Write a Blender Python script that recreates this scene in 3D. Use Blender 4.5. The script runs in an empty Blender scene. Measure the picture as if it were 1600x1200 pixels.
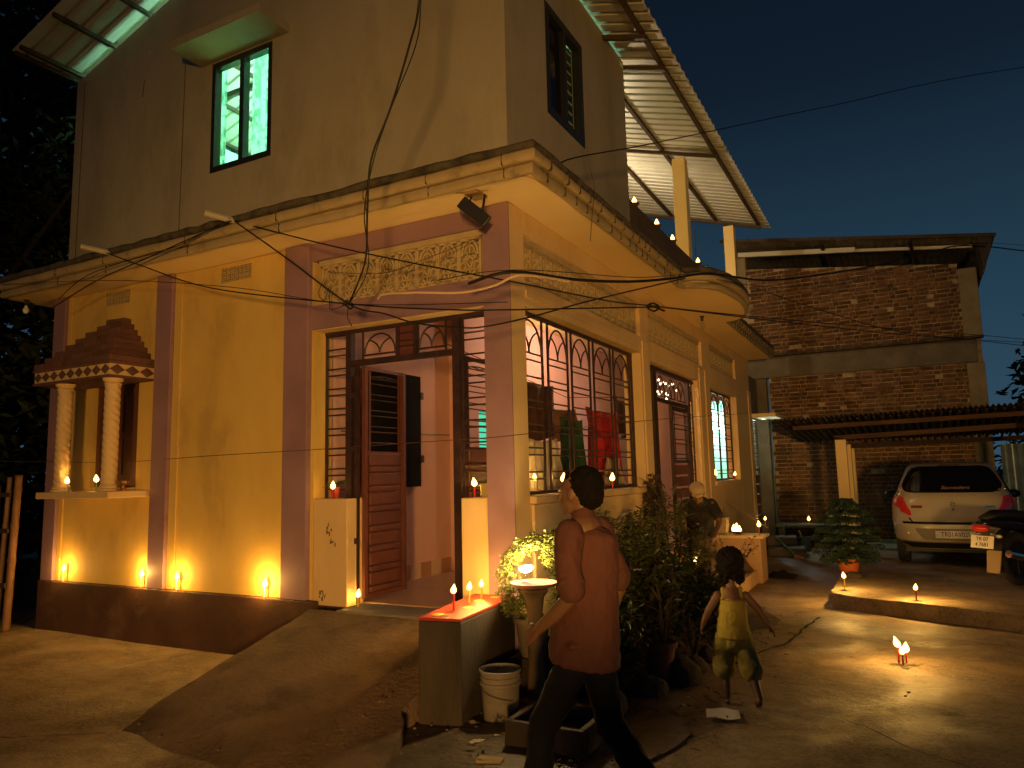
import bpy, bmesh, math, random
from mathutils import Vector, Matrix
from math import sin, cos, pi, radians as rad
random.seed(7)
S = bpy.context.scene
COL = S.collection

# ------------------------------------------------------------------ camera
cam_d = bpy.data.cameras.new("camera"); cam = bpy.data.objects.new("camera", cam_d); COL.objects.link(cam)
yaw, pitch, roll = 0.487208552, 0.122673106, -0.023547423
fwd = Vector((-sin(yaw) * cos(pitch), cos(yaw) * cos(pitch), sin(pitch)))
right = Vector((cos(yaw), sin(yaw), 0)); up = right.cross(fwd)
r2 = cos(roll) * right + sin(roll) * up; u2 = -sin(roll) * right + cos(roll) * up
M = Matrix((r2, u2, -fwd)).transposed().to_4x4(); M.translation = Vector((2.66986, -5.05403, 1.6))
cam.matrix_world = M
cam_d.sensor_width = 36; cam_d.lens = 25.717; cam_d.clip_end = 600; cam_d.clip_start = 0.05
S.camera = cam

# ------------------------------------------------------------------ night sky
w = bpy.data.worlds.new("World"); S.world = w; w.use_nodes = True
nt = w.node_tree; nt.nodes.clear()
o = nt.nodes.new("ShaderNodeOutputWorld"); bg = nt.nodes.new("ShaderNodeBackground")
tc = nt.nodes.new("ShaderNodeTexCoord"); sp = nt.nodes.new("ShaderNodeSeparateXYZ"); rp = nt.nodes.new("ShaderNodeValToRGB")
nt.links.new(tc.outputs["Generated"], sp.inputs[0]); nt.links.new(sp.outputs[2], rp.inputs[0])
e = rp.color_ramp.elements
e[0].position = 0.0; e[0].color = (0.024, 0.055, 0.088, 1)
e[1].position = 0.75; e[1].color = (0.0015, 0.003, 0.007, 1)
k = e.new(0.22); k.color = (0.0125, 0.034, 0.056, 1)
k = e.new(0.45); k.color = (0.0045, 0.010, 0.0195, 1)
nt.links.new(rp.outputs[0], bg.inputs[0]); bg.inputs[1].default_value = 1.12
nt.links.new(bg.outputs[0], o.inputs[0])
S.view_settings.view_transform = 'Standard'; S.view_settings.look = 'None'
S.view_settings.exposure = 0.18; S.view_settings.gamma = 1
try: S.view_settings.use_curve_mapping = False
except Exception: pass
S.render.engine = 'CYCLES'
S.cycles.use_denoising = True
S.cycles.max_bounces = 8
S.cycles.sample_clamp_indirect = 4
S.cycles.use_light_tree = True
FLOOD_W = 5600; FLOOD_POS = (6.9, -13.6, 1.15); FLOOD_AIM = (-1.0, 3.0, 0.6)
CANDLE_W = 13.0

# ------------------------------------------------------------------ helpers
class MB:
    """collects geometry in world coordinates"""
    def __init__(s): s.v = []; s.f = []; s.uvs = None
    def add(s, vs, fs):
        b = len(s.v); s.v += [tuple(x) for x in vs]; s.f += [tuple(i + b for i in f) for f in fs]; return s
    def box(s, a, b, rz=0, c=None):
        x0, y0, z0 = a; x1, y1, z1 = b
        vs = [(x, y, z) for z in (z0, z1) for x, y in ((x0, y0), (x1, y0), (x1, y1), (x0, y1))]
        if rz:
            cx, cy = c or ((x0 + x1) / 2, (y0 + y1) / 2)
            vs = [(cx + (x - cx) * cos(rz) - (y - cy) * sin(rz), cy + (x - cx) * sin(rz) + (y - cy) * cos(rz), z) for x, y, z in vs]
        return s.add(vs, [(3, 2, 1, 0), (4, 5, 6, 7), (0, 1, 5, 4), (1, 2, 6, 5), (2, 3, 7, 6), (3, 0, 4, 7)])
    def cbox(s, c, d, rz=0):
        return s.box((c[0] - d[0] / 2, c[1] - d[1] / 2, c[2] - d[2] / 2), (c[0] + d[0] / 2, c[1] + d[1] / 2, c[2] + d[2] / 2), rz)
    def prism(s, poly, z0, z1):
        n = len(poly)
        z0f = z0 if callable(z0) else (lambda x, y: z0); z1f = z1 if callable(z1) else (lambda x, y: z1)
        vs = [(x, y, z0f(x, y)) for x, y in poly] + [(x, y, z1f(x, y)) for x, y in poly]
        return s.add(vs, [tuple(range(n - 1, -1, -1)), tuple(range(n, 2 * n))] + [(i, (i + 1) % n, n + (i + 1) % n, n + i) for i in range(n)])
    def beam(s, p, q, w, h, upv=(0, 0, 1)):
        p = Vector(p); q = Vector(q); d = (q - p).normalized(); u = Vector(upv)
        sd = d.cross(u)
        if sd.length < 1e-4: sd = d.cross(Vector((0, 1, 0)))
        sd.normalize(); u = sd.cross(d).normalized(); a = sd * w / 2; b = u * h / 2
        vs = [p - a - b, p + a - b, p + a + b, p - a + b, q - a - b, q + a - b, q + a + b, q - a + b]
        return s.add(vs, [(0, 1, 2, 3), (7, 6, 5, 4), (0, 4, 5, 1), (1, 5, 6, 2), (2, 6, 7, 3), (3, 7, 4, 0)])
    def tube(s, pts, r, n=8, cap=True, sx=1.0, upv=None):
        pts = [Vector(p) for p in pts]; m = len(pts)
        rs = r if isinstance(r, (list, tuple)) else [r] * m
        vs = []; prev = None
        for i, p in enumerate(pts):
            d = (pts[min(i + 1, m - 1)] - pts[max(i - 1, 0)])
            if d.length < 1e-9: d = Vector((0, 0, 1))
            d.normalize()
            if prev is None:
                a = Vector(upv) if upv else (Vector((0, 0, 1)) if abs(d.z) < .9 else Vector((1, 0, 0)))
                prev = a
            sd = d.cross(prev)
            if sd.length < 1e-5: sd = d.cross(Vector((0.3, 1, 0.1)))
            sd.normalize(); u = sd.cross(d).normalized(); prev = u
            rr = rs[i]; ra, rb = (rr if isinstance(rr, tuple) else (rr * sx, rr))
            for k in range(n):
                t = 2 * pi * k / n; vs.append(p + sd * cos(t) * ra + u * sin(t) * rb)
        fs = [(i * n + k, i * n + (k + 1) % n, (i + 1) * n + (k + 1) % n, (i + 1) * n + k) for i in range(m - 1) for k in range(n)]
        if cap: fs += [tuple(range(n - 1, -1, -1)), tuple(range((m - 1) * n, m * n))]
        return s.add(vs, fs)
    def lathe(s, prof, c=(0, 0, 0), n=20, sx=1, sy=1):
        vs = []; fs = []
        for r_, z in prof:
            for k in range(n):
                t = 2 * pi * k / n; vs.append((c[0] + r_ * cos(t) * sx, c[1] + r_ * sin(t) * sy, c[2] + z))
        for i in range(len(prof) - 1):
            for k in range(n): fs.append((i * n + k, i * n + (k + 1) % n, (i + 1) * n + (k + 1) % n, (i + 1) * n + k))
        fs.append(tuple(range(n - 1, -1, -1))); fs.append(tuple(range((len(prof) - 1) * n, len(prof) * n)))
        return s.add(vs, fs)
    def ell(s, c, r, n=12, m=8, rot=None):
        prof = []
        vs = []; fs = []
        for j in range(1, m):
            t = pi * j / m
            for k in range(n):
                a = 2 * pi * k / n; v = Vector((r[0] * sin(t) * cos(a), r[1] * sin(t) * sin(a), -r[2] * cos(t)))
                if rot: v = rot @ v
                vs.append(Vector(c) + v)
        for j in range(m - 2):
            for k in range(n): fs.append((j * n + k, j * n + (k + 1) % n, (j + 1) * n + (k + 1) % n, (j + 1) * n + k))
        v0 = Vector((0, 0, -r[2])); v1 = Vector((0, 0, r[2]))
        if rot: v0 = rot @ v0; v1 = rot @ v1
        b = len(vs); vs += [Vector(c) + v0, Vector(c) + v1]
        for k in range(n):
            fs.append((b, (k + 1) % n, k)); fs.append((b + 1, (m - 2) * n + k, (m - 2) * n + (k + 1) % n))
        return s.add(vs, fs)
    def sheet(s, grid):
        """grid[i][j] of points -> open surface"""
        n = len(grid); m = len(grid[0]); vs = [p for row in grid for p in row]
        return s.add(vs, [(i * m + j, i * m + j + 1, (i + 1) * m + j + 1, (i + 1) * m + j) for i in range(n - 1) for j in range(m - 1)])
    def mesh(s, name, loc=(0, 0, 0)):
        me = bpy.data.meshes.new(name)
        me.from_pydata([(x - loc[0], y - loc[1], z - loc[2]) for x, y, z in s.v], [], s.f)
        return me

def wloc(o):
    l = Vector((0, 0, 0))
    while o is not None: l += o.location; o = o.parent
    return l
def finish(o, smooth=False, bevel=0, ang=35):
    me = o.data
    if smooth:
        for p in me.polygons: p.use_smooth = True
        if ang:
            try: me.set_sharp_from_angle(angle=rad(ang))
            except Exception: pass
    if bevel:
        md = o.modifiers.new("bevel", 'BEVEL'); md.width = bevel; md.segments = 2; md.limit_method = 'ANGLE'
def tag(o, label=None, cat=None, group=None, kind=None):
    if label: o['label'] = label
    if cat: o['category'] = cat
    if group: o['group'] = group
    if kind: o['kind'] = kind
    return o
def obj(name, mb, mat, parent=None, loc=(0, 0, 0), smooth=False, bevel=0, kind=None, label=None, ang=35):
    """geometry in world coordinates -> mesh object (child origin at its parent's origin)"""
    base = wloc(parent) if parent is not None else Vector(loc)
    me = mb if isinstance(mb, bpy.types.Mesh) else mb.mesh(name, base)
    if mat and not me.materials: me.materials.append(mat)
    o = bpy.data.objects.new(name, me); COL.objects.link(o)
    if parent is not None: o.parent = parent
    else: o.location = loc
    finish(o, smooth, bevel, ang)
    if kind: o['kind'] = kind
    if label: o['label'] = label
    return o
def thing(name, label, cat, loc=(0, 0, 0), rz=0, group=None):
    o = bpy.data.objects.new(name, None); COL.objects.link(o); o.location = loc; o.rotation_euler = (0, 0, rz)
    o.empty_display_size = .1
    return tag(o, label, cat, group)
def struct(name, mb, mat, **k):
    o = obj(name, mb, mat, **k); o['kind'] = 'structure'; return o
def copy_tree(o, parent=None):
    c = o.copy(); COL.objects.link(c)
    if parent is not None: c.parent = parent
    for ch in list(o.children): copy_tree(ch, c)
    return c

def mat(name, col, rough=.8, col2=None, scale=3.0, detail=6, lo=.35, hi=.65, bump=.0, bscale=40, metal=0, stretch=(1, 1, 1), dirt=None, dscale=1.2, dlo=.55, dhi=.75, spec=.4, emit=None, estr=0, rand=0, trans=0, coat=0):
    m = bpy.data.materials.new(name); m.use_nodes = True; t = m.node_tree; N = t.nodes; L = t.links
    b = N["Principled BSDF"]; b.inputs["Roughness"].default_value = rough; b.inputs["Metallic"].default_value = metal
    b.inputs["Specular IOR Level"].default_value = spec
    if coat: b.inputs["Coat Weight"].default_value = coat
    if trans: b.inputs["Transmission Weight"].default_value = trans
    tc = N.new("ShaderNodeTexCoord"); mp = N.new("ShaderNodeMapping"); L.new(tc.outputs["Object"], mp.inputs[0]); mp.inputs["Scale"].default_value = stretch
    def noise(sc, dt=6, r=.6):
        n = N.new("ShaderNodeTexNoise"); n.inputs["Scale"].default_value = sc; n.inputs["Detail"].default_value = dt; n.inputs["Roughness"].default_value = r
        L.new(mp.outputs[0], n.inputs["Vector"]); return n
    def ramp(fac, a, c):
        r = N.new("ShaderNodeMapRange"); r.inputs["From Min"].default_value = a; r.inputs["From Max"].default_value = c; L.new(fac, r.inputs["Value"]); return r.outputs[0]
    def mix(fac, A, B):
        x = N.new("ShaderNodeMix"); x.data_type = 'RGBA'
        if fac is None: x.inputs[0].default_value = .5
        else: L.new(fac, x.inputs[0])
        for s_, q in ((x.inputs[6], A), (x.inputs[7], B)):
            if isinstance(q, tuple): s_.default_value = (*q[:3], 1)
            else: L.new(q, s_)
        return x.outputs[2]
    cur = tuple(col)
    if col2: cur = mix(ramp(noise(scale, detail).outputs[0], lo, hi), cur, tuple(col2))
    if dirt: cur = mix(ramp(noise(dscale, 8, .7).outputs[0], dlo, dhi), cur, tuple(dirt))
    if rand:
        oi = N.new("ShaderNodeObjectInfo"); hs = N.new("ShaderNodeHueSaturation")
        geo = N.new("ShaderNodeNewGeometry"); ad = N.new("ShaderNodeMath"); ad.operation = 'ADD'; L.new(oi.outputs["Random"], ad.inputs[0]); L.new(geo.outputs["Random Per Island"], ad.inputs[1])
        fr = N.new("ShaderNodeMath"); fr.operation = 'FRACT'; L.new(ad.outputs[0], fr.inputs[0])
        r = N.new("ShaderNodeMapRange"); r.inputs["To Min"].default_value = 1 - rand; r.inputs["To Max"].default_value = 1 + rand * .7; L.new(fr.outputs[0], r.inputs["Value"]); L.new(r.outputs[0], hs.inputs["Value"])
        if isinstance(cur, tuple): hs.inputs["Color"].default_value = (*cur, 1)
        else: L.new(cur, hs.inputs["Color"])
        cur = hs.outputs[0]
    if isinstance(cur, tuple): b.inputs["Base Color"].default_value = (*cur, 1)
    else: L.new(cur, b.inputs["Base Color"])
    if bump:
        bp = N.new("ShaderNodeBump"); bp.inputs["Strength"].default_value = bump; bp.inputs["Distance"].default_value = .02
        L.new(noise(bscale, 5).outputs[0], bp.inputs["Height"]); L.new(bp.outputs[0], b.inputs["Normal"])
    if emit: b.inputs["Emission Color"].default_value = (*emit, 1); b.inputs["Emission Strength"].default_value = estr
    return m

M_ = {}
M_['yellow'] = mat('yellow_plaster', (.67, .44, .115), .75, (.54, .34, .08), 1.6, bump=.18, dirt=(.34, .235, .09), dscale=1.6, dlo=.55, dhi=.85, stretch=(1, 1, .5))
M_['cream'] = mat('cream_plaster', (.70, .48, .23), .75, (.60, .40, .18), 1.5, bump=.12, dirt=(.34, .245, .12), dscale=1.8, dlo=.55, dhi=.85, stretch=(1, 1, .5))
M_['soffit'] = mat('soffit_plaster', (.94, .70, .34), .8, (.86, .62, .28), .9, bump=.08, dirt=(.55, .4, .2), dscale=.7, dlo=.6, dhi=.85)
M_['upper'] = mat('upper_plaster', (.38, .325, .235), .85, (.30, .25, .17), .9, bump=.15, dirt=(.20, .17, .12), dscale=1.3, dlo=.5, dhi=.78, stretch=(1, 1, .4))
M_['mauve'] = mat('mauve_paint', (.29, .165, .19), .6, (.235, .13, .15), 2, bump=.06, dirt=(.15, .075, .07), dscale=1.4, dlo=.62, dhi=.8)
M_['pink'] = mat('pink_paint', (.62, .36, .30), .7, (.54, .30, .26), 1.2, bump=.05)
M_['plinth'] = mat('brown_plinth_paint', (.085, .036, .02), .7, (.055, .025, .015), 3, bump=.15, dirt=(.14, .08, .045), dscale=2)
M_['jali'] = mat('jali_cement', (.50, .37, .19), .85, (.40, .29, .15), 6, bump=.15)
M_['cornice'] = mat('cornice_plaster', (.42, .31, .16), .85, (.36, .26, .13), 5, bump=.25, dirt=(.10, .07, .045), dscale=5, dlo=.55, dhi=.8, stretch=(1, 1, .6))
M_['moss'] = mat('blackened_cement', (.045, .036, .026), .95, (.12, .095, .06), 9, bump=.5, bscale=30)
M_['iron'] = mat('dark_brown_iron', (.022, .010, .008), .5, (.05, .02, .014), 12, spec=.5)
M_['redmetal'] = mat('red_oxide_sheet', (.15, .045, .028), .45, (.11, .032, .02), 6, spec=.5)
M_['black'] = mat('black_board', (.006, .004, .003), .9, spec=.1)
M_['brown'] = mat('brown_wood_paint', (.12, .045, .022), .5, (.09, .032, .016), 5, stretch=(4, 4, .6))
M_['dkwood'] = mat('dark_wood', (.035, .02, .012), .8, (.06, .035, .02), 8, stretch=(5, 5, .5), bump=.3)
M_['concrete'] = mat('grey_concrete', (.20, .165, .12), .9, (.13, .105, .08), 2.5, bump=.35, bscale=25, dirt=(.07, .055, .04), dscale=1.5)
M_['wallcem'] = mat('dark_wet_cement', (.065, .042, .028), .8, (.028, .019, .013), 2.2, stretch=(1, 1, .35), bump=.3, dirt=(.04, .03, .022), dscale=2.5)
M_['brick'] = mat('old_brick', (.22, .105, .05), .95, (.11, .055, .03), 9, bump=.6, bscale=50, rand=.45, dirt=(.34, .24, .14), dscale=4.5, dlo=.60, dhi=.72)
M_['mortar'] = mat('lime_mortar', (.50, .38, .24), .95, (.16, .11, .07), 4, bump=.6, lo=.45, hi=.66)
M_['tile'] = mat('terracotta_tile', (.16, .07, .05), .9, (.11, .05, .035), 7, bump=.3, rand=.2)
M_['tin'] = mat('painted_tin', (.52, .50, .45), .45, (.44, .42, .38), 2, metal=.0, spec=.5)
M_['tin_dark'] = mat('rusty_tin', (.09, .065, .045), .7, (.045, .03, .02), 6)
M_['steel'] = mat('brown_steel_tube', (.06, .035, .02), .6)
M_['bars'] = mat('window_bar', (.05, .03, .025), .5)
M_['frame'] = mat('black_aluminium', (.015, .014, .013), .4, spec=.5)
M_['mint'] = mat('mint_wall', (.50, .86, .66), .8)
M_['curtain'] = mat('lace_curtain', (.40, .62, .52), .9, (.62, .88, .76), 9, stretch=(2, 2, .7), lo=.42, hi=.56)
M_['white'] = mat('white_paint', (.72, .68, .60), .6)
M_['tilefloor'] = mat('floor_tile', (.42, .25, .16), .35, (.36, .20, .13), 3, spec=.5)

def glow(name, col, s):
    m = bpy.data.materials.new(name); m.use_nodes = True; t = m.node_tree; t.nodes.clear()
    a = t.nodes.new("ShaderNodeOutputMaterial"); b = t.nodes.new("ShaderNodeEmission"); b.inputs[0].default_value = (*col, 1); b.inputs[1].default_value = s
    t.links.new(b.outputs[0], a.inputs[0]); return m
def glassmat(name, tint=(.9, .95, .93), gl=.12):
    m = bpy.data.materials.new(name); m.use_nodes = True; t = m.node_tree; t.nodes.clear()
    a = t.nodes.new("ShaderNodeOutputMaterial"); x = t.nodes.new("ShaderNodeMixShader"); x.inputs[0].default_value = gl
    b = t.nodes.new("ShaderNodeBsdfTransparent"); b.inputs[0].default_value = (*tint, 1)
    g = t.nodes.new("ShaderNodeBsdfGlossy"); g.inputs["Roughness"].default_value = .05
    t.links.new(b.outputs[0], x.inputs[1]); t.links.new(g.outputs[0], x.inputs[2]); t.links.new(x.outputs[0], a.inputs[0]); return m
def lacemat():
    m = bpy.data.materials.new('lace_curtain'); m.use_nodes = True; t = m.node_tree; N = t.nodes; L = t.links; b = N["Principled BSDF"]
    o = N["Material Output"]; x = N.new("ShaderNodeMixShader"); tr = N.new("ShaderNodeBsdfTranslucent"); tc = N.new("ShaderNodeTexCoord"); n = N.new("ShaderNodeTexNoise"); n.inputs["Scale"].default_value = 11; n.inputs["Detail"].default_value = 3
    r = N.new("ShaderNodeValToRGB"); r.color_ramp.elements[0].position = .42; r.color_ramp.elements[0].color = (.22, .38, .30, 1); r.color_ramp.elements[1].position = .56; r.color_ramp.elements[1].color = (.60, .85, .74, 1)
    L.new(tc.outputs["Object"], n.inputs["Vector"]); L.new(n.outputs[0], r.inputs[0]); L.new(r.outputs[0], tr.inputs[0]); L.new(r.outputs[0], b.inputs["Base Color"])
    x.inputs[0].default_value = .75; L.new(b.outputs[0], x.inputs[1]); L.new(tr.outputs[0], x.inputs[2]); L.new(x.outputs[0], o.inputs[0]); return m
M_['curtain'] = lacemat()
M_['glass'] = glassmat('window_glass')
M_['darkglass'] = mat('dark_glass', (.006, .006, .006), .08, spec=.6)
M_['flame'] = glow('flame', (1.0, .56, .135), 6.5)
M_['led'] = glow('lamp_glass', (1.0, .93, .72), 12)

def lamp(name, kind, loc, power, col, parent=None, r=.03, **k):
    d = bpy.data.lights.new(name, kind); d.energy = power; d.color = col
    if kind in ('POINT', 'SPOT'): d.shadow_soft_size = r
    for a, b in k.items(): setattr(d, a, b)
    o = bpy.data.objects.new(name, d); COL.objects.link(o)
    if parent is not None: o.parent = parent; o.location = Vector(loc) - wloc(parent)
    else: o.location = loc
    return o
# ------------------------------------------------------------------ ground
def uneven(poly_fn, x0, x1, y0, y1, nx, ny, amp, z=0, seed=0):
    from mathutils import noise as mn
    g = []
    for i in range(nx + 1):
        row = []
        for j in range(ny + 1):
            x = x0 + (x1 - x0) * i / nx; y = y0 + (y1 - y0) * j / ny
            row.append((x, y, z + amp * mn.fractal(Vector((x * .6 + seed, y * .6, seed)), 1.0, 2.0, 4)))
        g.append(row)
    return MB().sheet(g)
def ground_mat():
    m = bpy.data.materials.new('cement_yard'); m.use_nodes = True; t = m.node_tree; N = t.nodes; L = t.links; b = N["Principled BSDF"]
    tc = N.new("ShaderNodeTexCoord")
    def noise(sc, dt, r=.6, st=(1, 1, 1)):
        mp = N.new("ShaderNodeMapping"); mp.inputs["Scale"].default_value = st; L.new(tc.outputs["Object"], mp.inputs[0])
        n = N.new("ShaderNodeTexNoise"); n.inputs["Scale"].default_value = sc; n.inputs["Detail"].default_value = dt; n.inputs["Roughness"].default_value = r; n.inputs["Distortion"].default_value = .6
        L.new(mp.outputs[0], n.inputs["Vector"]); return n.outputs[0]
    def mr(f, a, c, lo=0, hi=1):
        r = N.new("ShaderNodeMapRange"); r.inputs["From Min"].default_value = a; r.inputs["From Max"].default_value = c; r.inputs["To Min"].default_value = lo; r.inputs["To Max"].default_value = hi; L.new(f, r.inputs["Value"]); return r.outputs[0]
    def mix(f, A, B):
        x = N.new("ShaderNodeMix"); x.data_type = 'RGBA'; L.new(f, x.inputs[0])
        for s_, q in ((x.inputs[6], A), (x.inputs[7], B)):
            if isinstance(q, tuple): s_.default_value = (*q, 1)
            else: L.new(q, s_)
        return x.outputs[2]
    c = mix(mr(noise(1.1, 9, .7, (1, 1.25, 1)), .38, .62), (.38, .27, .15), (.12, .08, .05))
    c = mix(mr(noise(2.6, 9, .75, (1, 1.35, 1)), .48, .68), c, (.075, .05, .032))
    c = mix(mr(noise(45, 4, .7), .35, .8), c, (.36, .27, .17))
    L.new(c, b.inputs["Base Color"])
    L.new(mr(noise(1.1, 6, .6), .35, .65, .38, .85), b.inputs["Roughness"])
    b.inputs["Specular IOR Level"].default_value = .22
    bp = N.new("ShaderNodeBump"); bp.inputs["Strength"].default_value = .9; bp.inputs["Distance"].default_value = .03
    ad = N.new("ShaderNodeMath"); ad.operation = 'ADD'; L.new(noise(6, 8, .7), ad.inputs[0]); L.new(mr(noise(60, 4), 0, 1, 0, .35), ad.inputs[1])
    L.new(ad.outputs[0], bp.inputs["Height"]); L.new(bp.outputs[0], b.inputs["Normal"]); return m
GM = ground_mat()
MUD = mat('dark_wet_mud', (.055, .035, .02), .6, (.11, .07, .04), 4, bump=.8, bscale=14, dirt=(.02, .014, .01), dscale=3)
g = MB().sheet([[(-150, -150, -.06), (-150, 200, -.06)], [(150, -150, -.06), (150, 200, -.06)]])
struct('ground', g, MUD)
struct('yard', uneven(None, -7.6, 14, -14, 13.0, 86, 108, .012, -.006), GM, smooth=True, ang=0)
# cracks in the cement of the yard
cr = MB()
def crack(pts, w0=.012):
    P = [Vector((x, y, .006)) for x, y in pts]; Q = []
    for a, b in zip(P, P[1:]):
        for k in range(6):
            p = a.lerp(b, k / 6); Q.append(p + Vector((random.uniform(-.02, .02), random.uniform(-.03, .03), 0)))
    Q.append(P[-1])
    g = [[], []]
    for i, p in enumerate(Q):
        w_ = w0 * random.uniform(.4, 1.5); d = (Q[min(i + 1, len(Q) - 1)] - Q[max(i - 1, 0)]).normalized(); n_ = Vector((-d.y, d.x, 0)) * w_
        g[0].append(p - n_); g[1].append(p + n_)
    cr.sheet(g)
crack([(1.28, 1.25), (1.42, 1.75), (1.62, 2.4), (1.66, 3.0), (1.74, 3.6)]); crack([(.9, 3.2), (1.3, 3.35), (1.72, 3.3)], .006)
crack([(1.3, 5.0), (1.75, 4.95)], .006); crack([(-2.0, -1.9), (-2.6, -2.3), (-3.1, -2.2), (-4.0, -2.7)], .004); crack([(2.2, .2), (2.9, -.4), (3.3, -.3), (4.1, -.9)], .004); crack([(1.66, 3.0), (2.4, 3.1), (3.4, 2.8)], .004)
struct('yard_crack', cr, mat('crack_dark', (.015, .01, .008), 1))
# muddy verge in front of the flower bed
vg = []
for i in range(25):
    a = i / 24
    y = -1.9 + 5.9 * a
    row = []
    for j in range(13):
        b_ = j / 12; xl = .0 - .25 * max(0, .3 - a); xr = 1.15 + .22 * sin(a * 9) + .08 * sin(a * 31) - .35 * max(0, a - .75)
        if y < -.9: xl = -.75 + .1 * sin(a * 50)
        x = xl + (xr - xl) * b_
        row.append((x, y, .010 + .05 * sin(pi * b_) * (.5 + .5 * sin(a * 23 + b_ * 7)) * (0.5 if y < -.6 else 1) + .012 * random.random() * (0 < b_ < 1)))
    vg.append(row)
struct('flower_bed_soil', MB().sheet(vg), MUD, smooth=True, ang=0)
# cement ramp up to the door
rp_ = []
RY0, RY1 = -1.86, -.12
for i in range(41):
    t = i / 40; row = []
    for j in range(37):
        s_ = j / 36
        xl = -1.98 + .008 * sin(t * 23); xr = -.24 + .55 * max(0, .48 - t) ** .5
        yy = RY0 + (RY1 - RY0) * t + .02 * sin(s_ * 17) * (1 - t)
        x = xl + (xr - xl) * s_
        y = yy - (.30 * s_) * (1 - t)
        z = .45 * (t ** (1.0 + .9 * s_ ** 3)) + .003 * sin(x * 9 + y * 5) + random.uniform(-.003, .003) + (.026 * min(1, t * 7) - .012 * (1 - min(1, t * 7)))
        
        row.append((x, y, z + .004))
    rp_.append(row)
rmp = MB().sheet(rp_)
# left flank and front lip
lf = [[p[0] for p in rp_], [(p[0][0] + .01, p[0][1], -.05) for p in rp_]]
rmp.sheet(lf[::-1]); rmp.sheet([[p for p in rp_[0]], [(x, y - .01, -.05) for x, y, z in rp_[0]]])
rmp.sheet([[p[-1] for p in rp_], [(p[-1][0], p[-1][1], -.05) for p in rp_]])
RM = mat('rough_cement_ramp', (.20, .125, .07), .9, (.09, .055, .032), 1.4, bump=1., bscale=28, dirt=(.055, .035, .022), dscale=2.2, dlo=.5, dhi=.7)
struct('ramp', rmp, RM, smooth=True, ang=30)
random.seed(3)
pb = MB()
for _ in range(420):
    t = random.random(); x = random.uniform(-1.9, 1.1) if _ % 2 else random.uniform(-.4, 1.3); y = random.uniform(-1.9, -.3) if _ % 2 else random.uniform(-2.2, 2.2)
    zz_ = (.45 * max(0, (y + 1.86) / 1.74) + .02) if -1.95 < x < -.3 and y > -1.86 else .03
    r_ = random.uniform(.004, .013)
    pb.ell((x, y, zz_), (r_, r_ * .8, r_ * .6), 6, 4)
struct('gravel_bits', pb, mat('gravel', (.20, .14, .09), .95, (.10, .07, .05), 30))['kind'] = 'stuff'
fl_ = MB()
for _ in range(420):
    x = random.gauss(.95, .32); y = random.uniform(-1.7, 3.4); a = random.uniform(0, 6.28); l = random.uniform(.015, .045)
    d_ = Vector((cos(a), sin(a), random.uniform(-.1, .3))) * l; q_ = Vector((-sin(a), cos(a), random.uniform(-.2, .2))) * l * .3; p_ = Vector((x, y, .05))
    fl_.add([p_ - d_, p_ - q_ + Vector((0, 0, .006)), p_ + d_, p_ + q_], [(0, 1, 2, 3)])
struct('fallen_leaves', fl_, mat('fallen_leaf', (.16, .09, .04), .9, (.07, .045, .025), 20, rand=.4))['kind'] = 'stuff'
# raised cement platform in the yard (right)
def edge(p, q, n, amp):
    out = []
    for k in range(n):
        t = k / n; out.append((p[0] + (q[0] - p[0]) * t + random.uniform(-amp, amp), p[1] + (q[1] - p[1]) * t + random.uniform(-amp, amp)))
    return out
PF = edge((1.80, 4.28), (2.68, 3.86), 10, .018) + edge((2.68, 3.86), (3.9, 3.42), 12, .018) + edge((3.9, 3.42), (7.5, 2.6), 10, .02) + [(7.5, 2.6), (7.5, 11.4), (1.9, 11.4)] + edge((1.78, 6.6), (1.80, 4.28), 12, .02)
pf = MB(); pf.prism(PF, -.05, lambda x, y: .16 + .008 * sin(x * 5) - .0)
pfo = struct('raised_platform', pf, GM, bevel=.012)
# ------------------------------------------------------------------ the house
house = thing("house", "two storey cream and mauve house with candlelit verandah and wrought iron grilles", "house")
H = house
def wall_grid(axis, c, th, u0, u1, z0, z1, holes, ztop=None):
    """wall with its face at axis=c and its back at c+th, rectangular openings with jambs"""
    us = sorted({u0, u1, *[h[0] for h in holes], *[h[1] for h in holes]}); zs = sorted({z0, z1, *[h[2] for h in holes], *[h[3] for h in holes]})
    us = [u for u in us if u0 <= u <= u1]; zs = [z for z in zs if z0 <= z <= z1]
    P = (lambda u, d, z: (u, d, z)) if axis == 'y' else (lambda u, d, z: (d, u, z))
    solid = lambda i, j: 0 <= i < len(us) - 1 and 0 <= j < len(zs) - 1 and not any(h[0] <= (us[i] + us[i + 1]) / 2 <= h[1] and h[2] <= (zs[j] + zs[j + 1]) / 2 <= h[3] for h in holes)
    m = MB(); d = c + th
    for i in range(len(us) - 1):
        for j in range(len(zs) - 1):
            if not solid(i, j): continue
            a, b, e_, f_ = us[i], us[i + 1], zs[j], zs[j + 1]
            m.add([P(a, c, e_), P(b, c, e_), P(b, c, f_), P(a, c, f_)], [(0, 1, 2, 3)]); m.add([P(a, d, e_), P(b, d, e_), P(b, d, f_), P(a, d, f_)], [(3, 2, 1, 0)])
            if not solid(i - 1, j): m.add([P(a, c, e_), P(a, c, f_), P(a, d, f_), P(a, d, e_)], [(0, 1, 2, 3)])
            if not solid(i + 1, j): m.add([P(b, c, e_), P(b, c, f_), P(b, d, f_), P(b, d, e_)], [(3, 2, 1, 0)])
            if not solid(i, j - 1): m.add([P(a, c, e_), P(b, c, e_), P(b, d, e_), P(a, d, e_)], [(3, 2, 1, 0)])
            if not solid(i, j + 1): m.add([P(a, c, f_), P(b, c, f_), P(b, d, f_), P(a, d, f_)], [(0, 1, 2, 3)])
    return m
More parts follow.
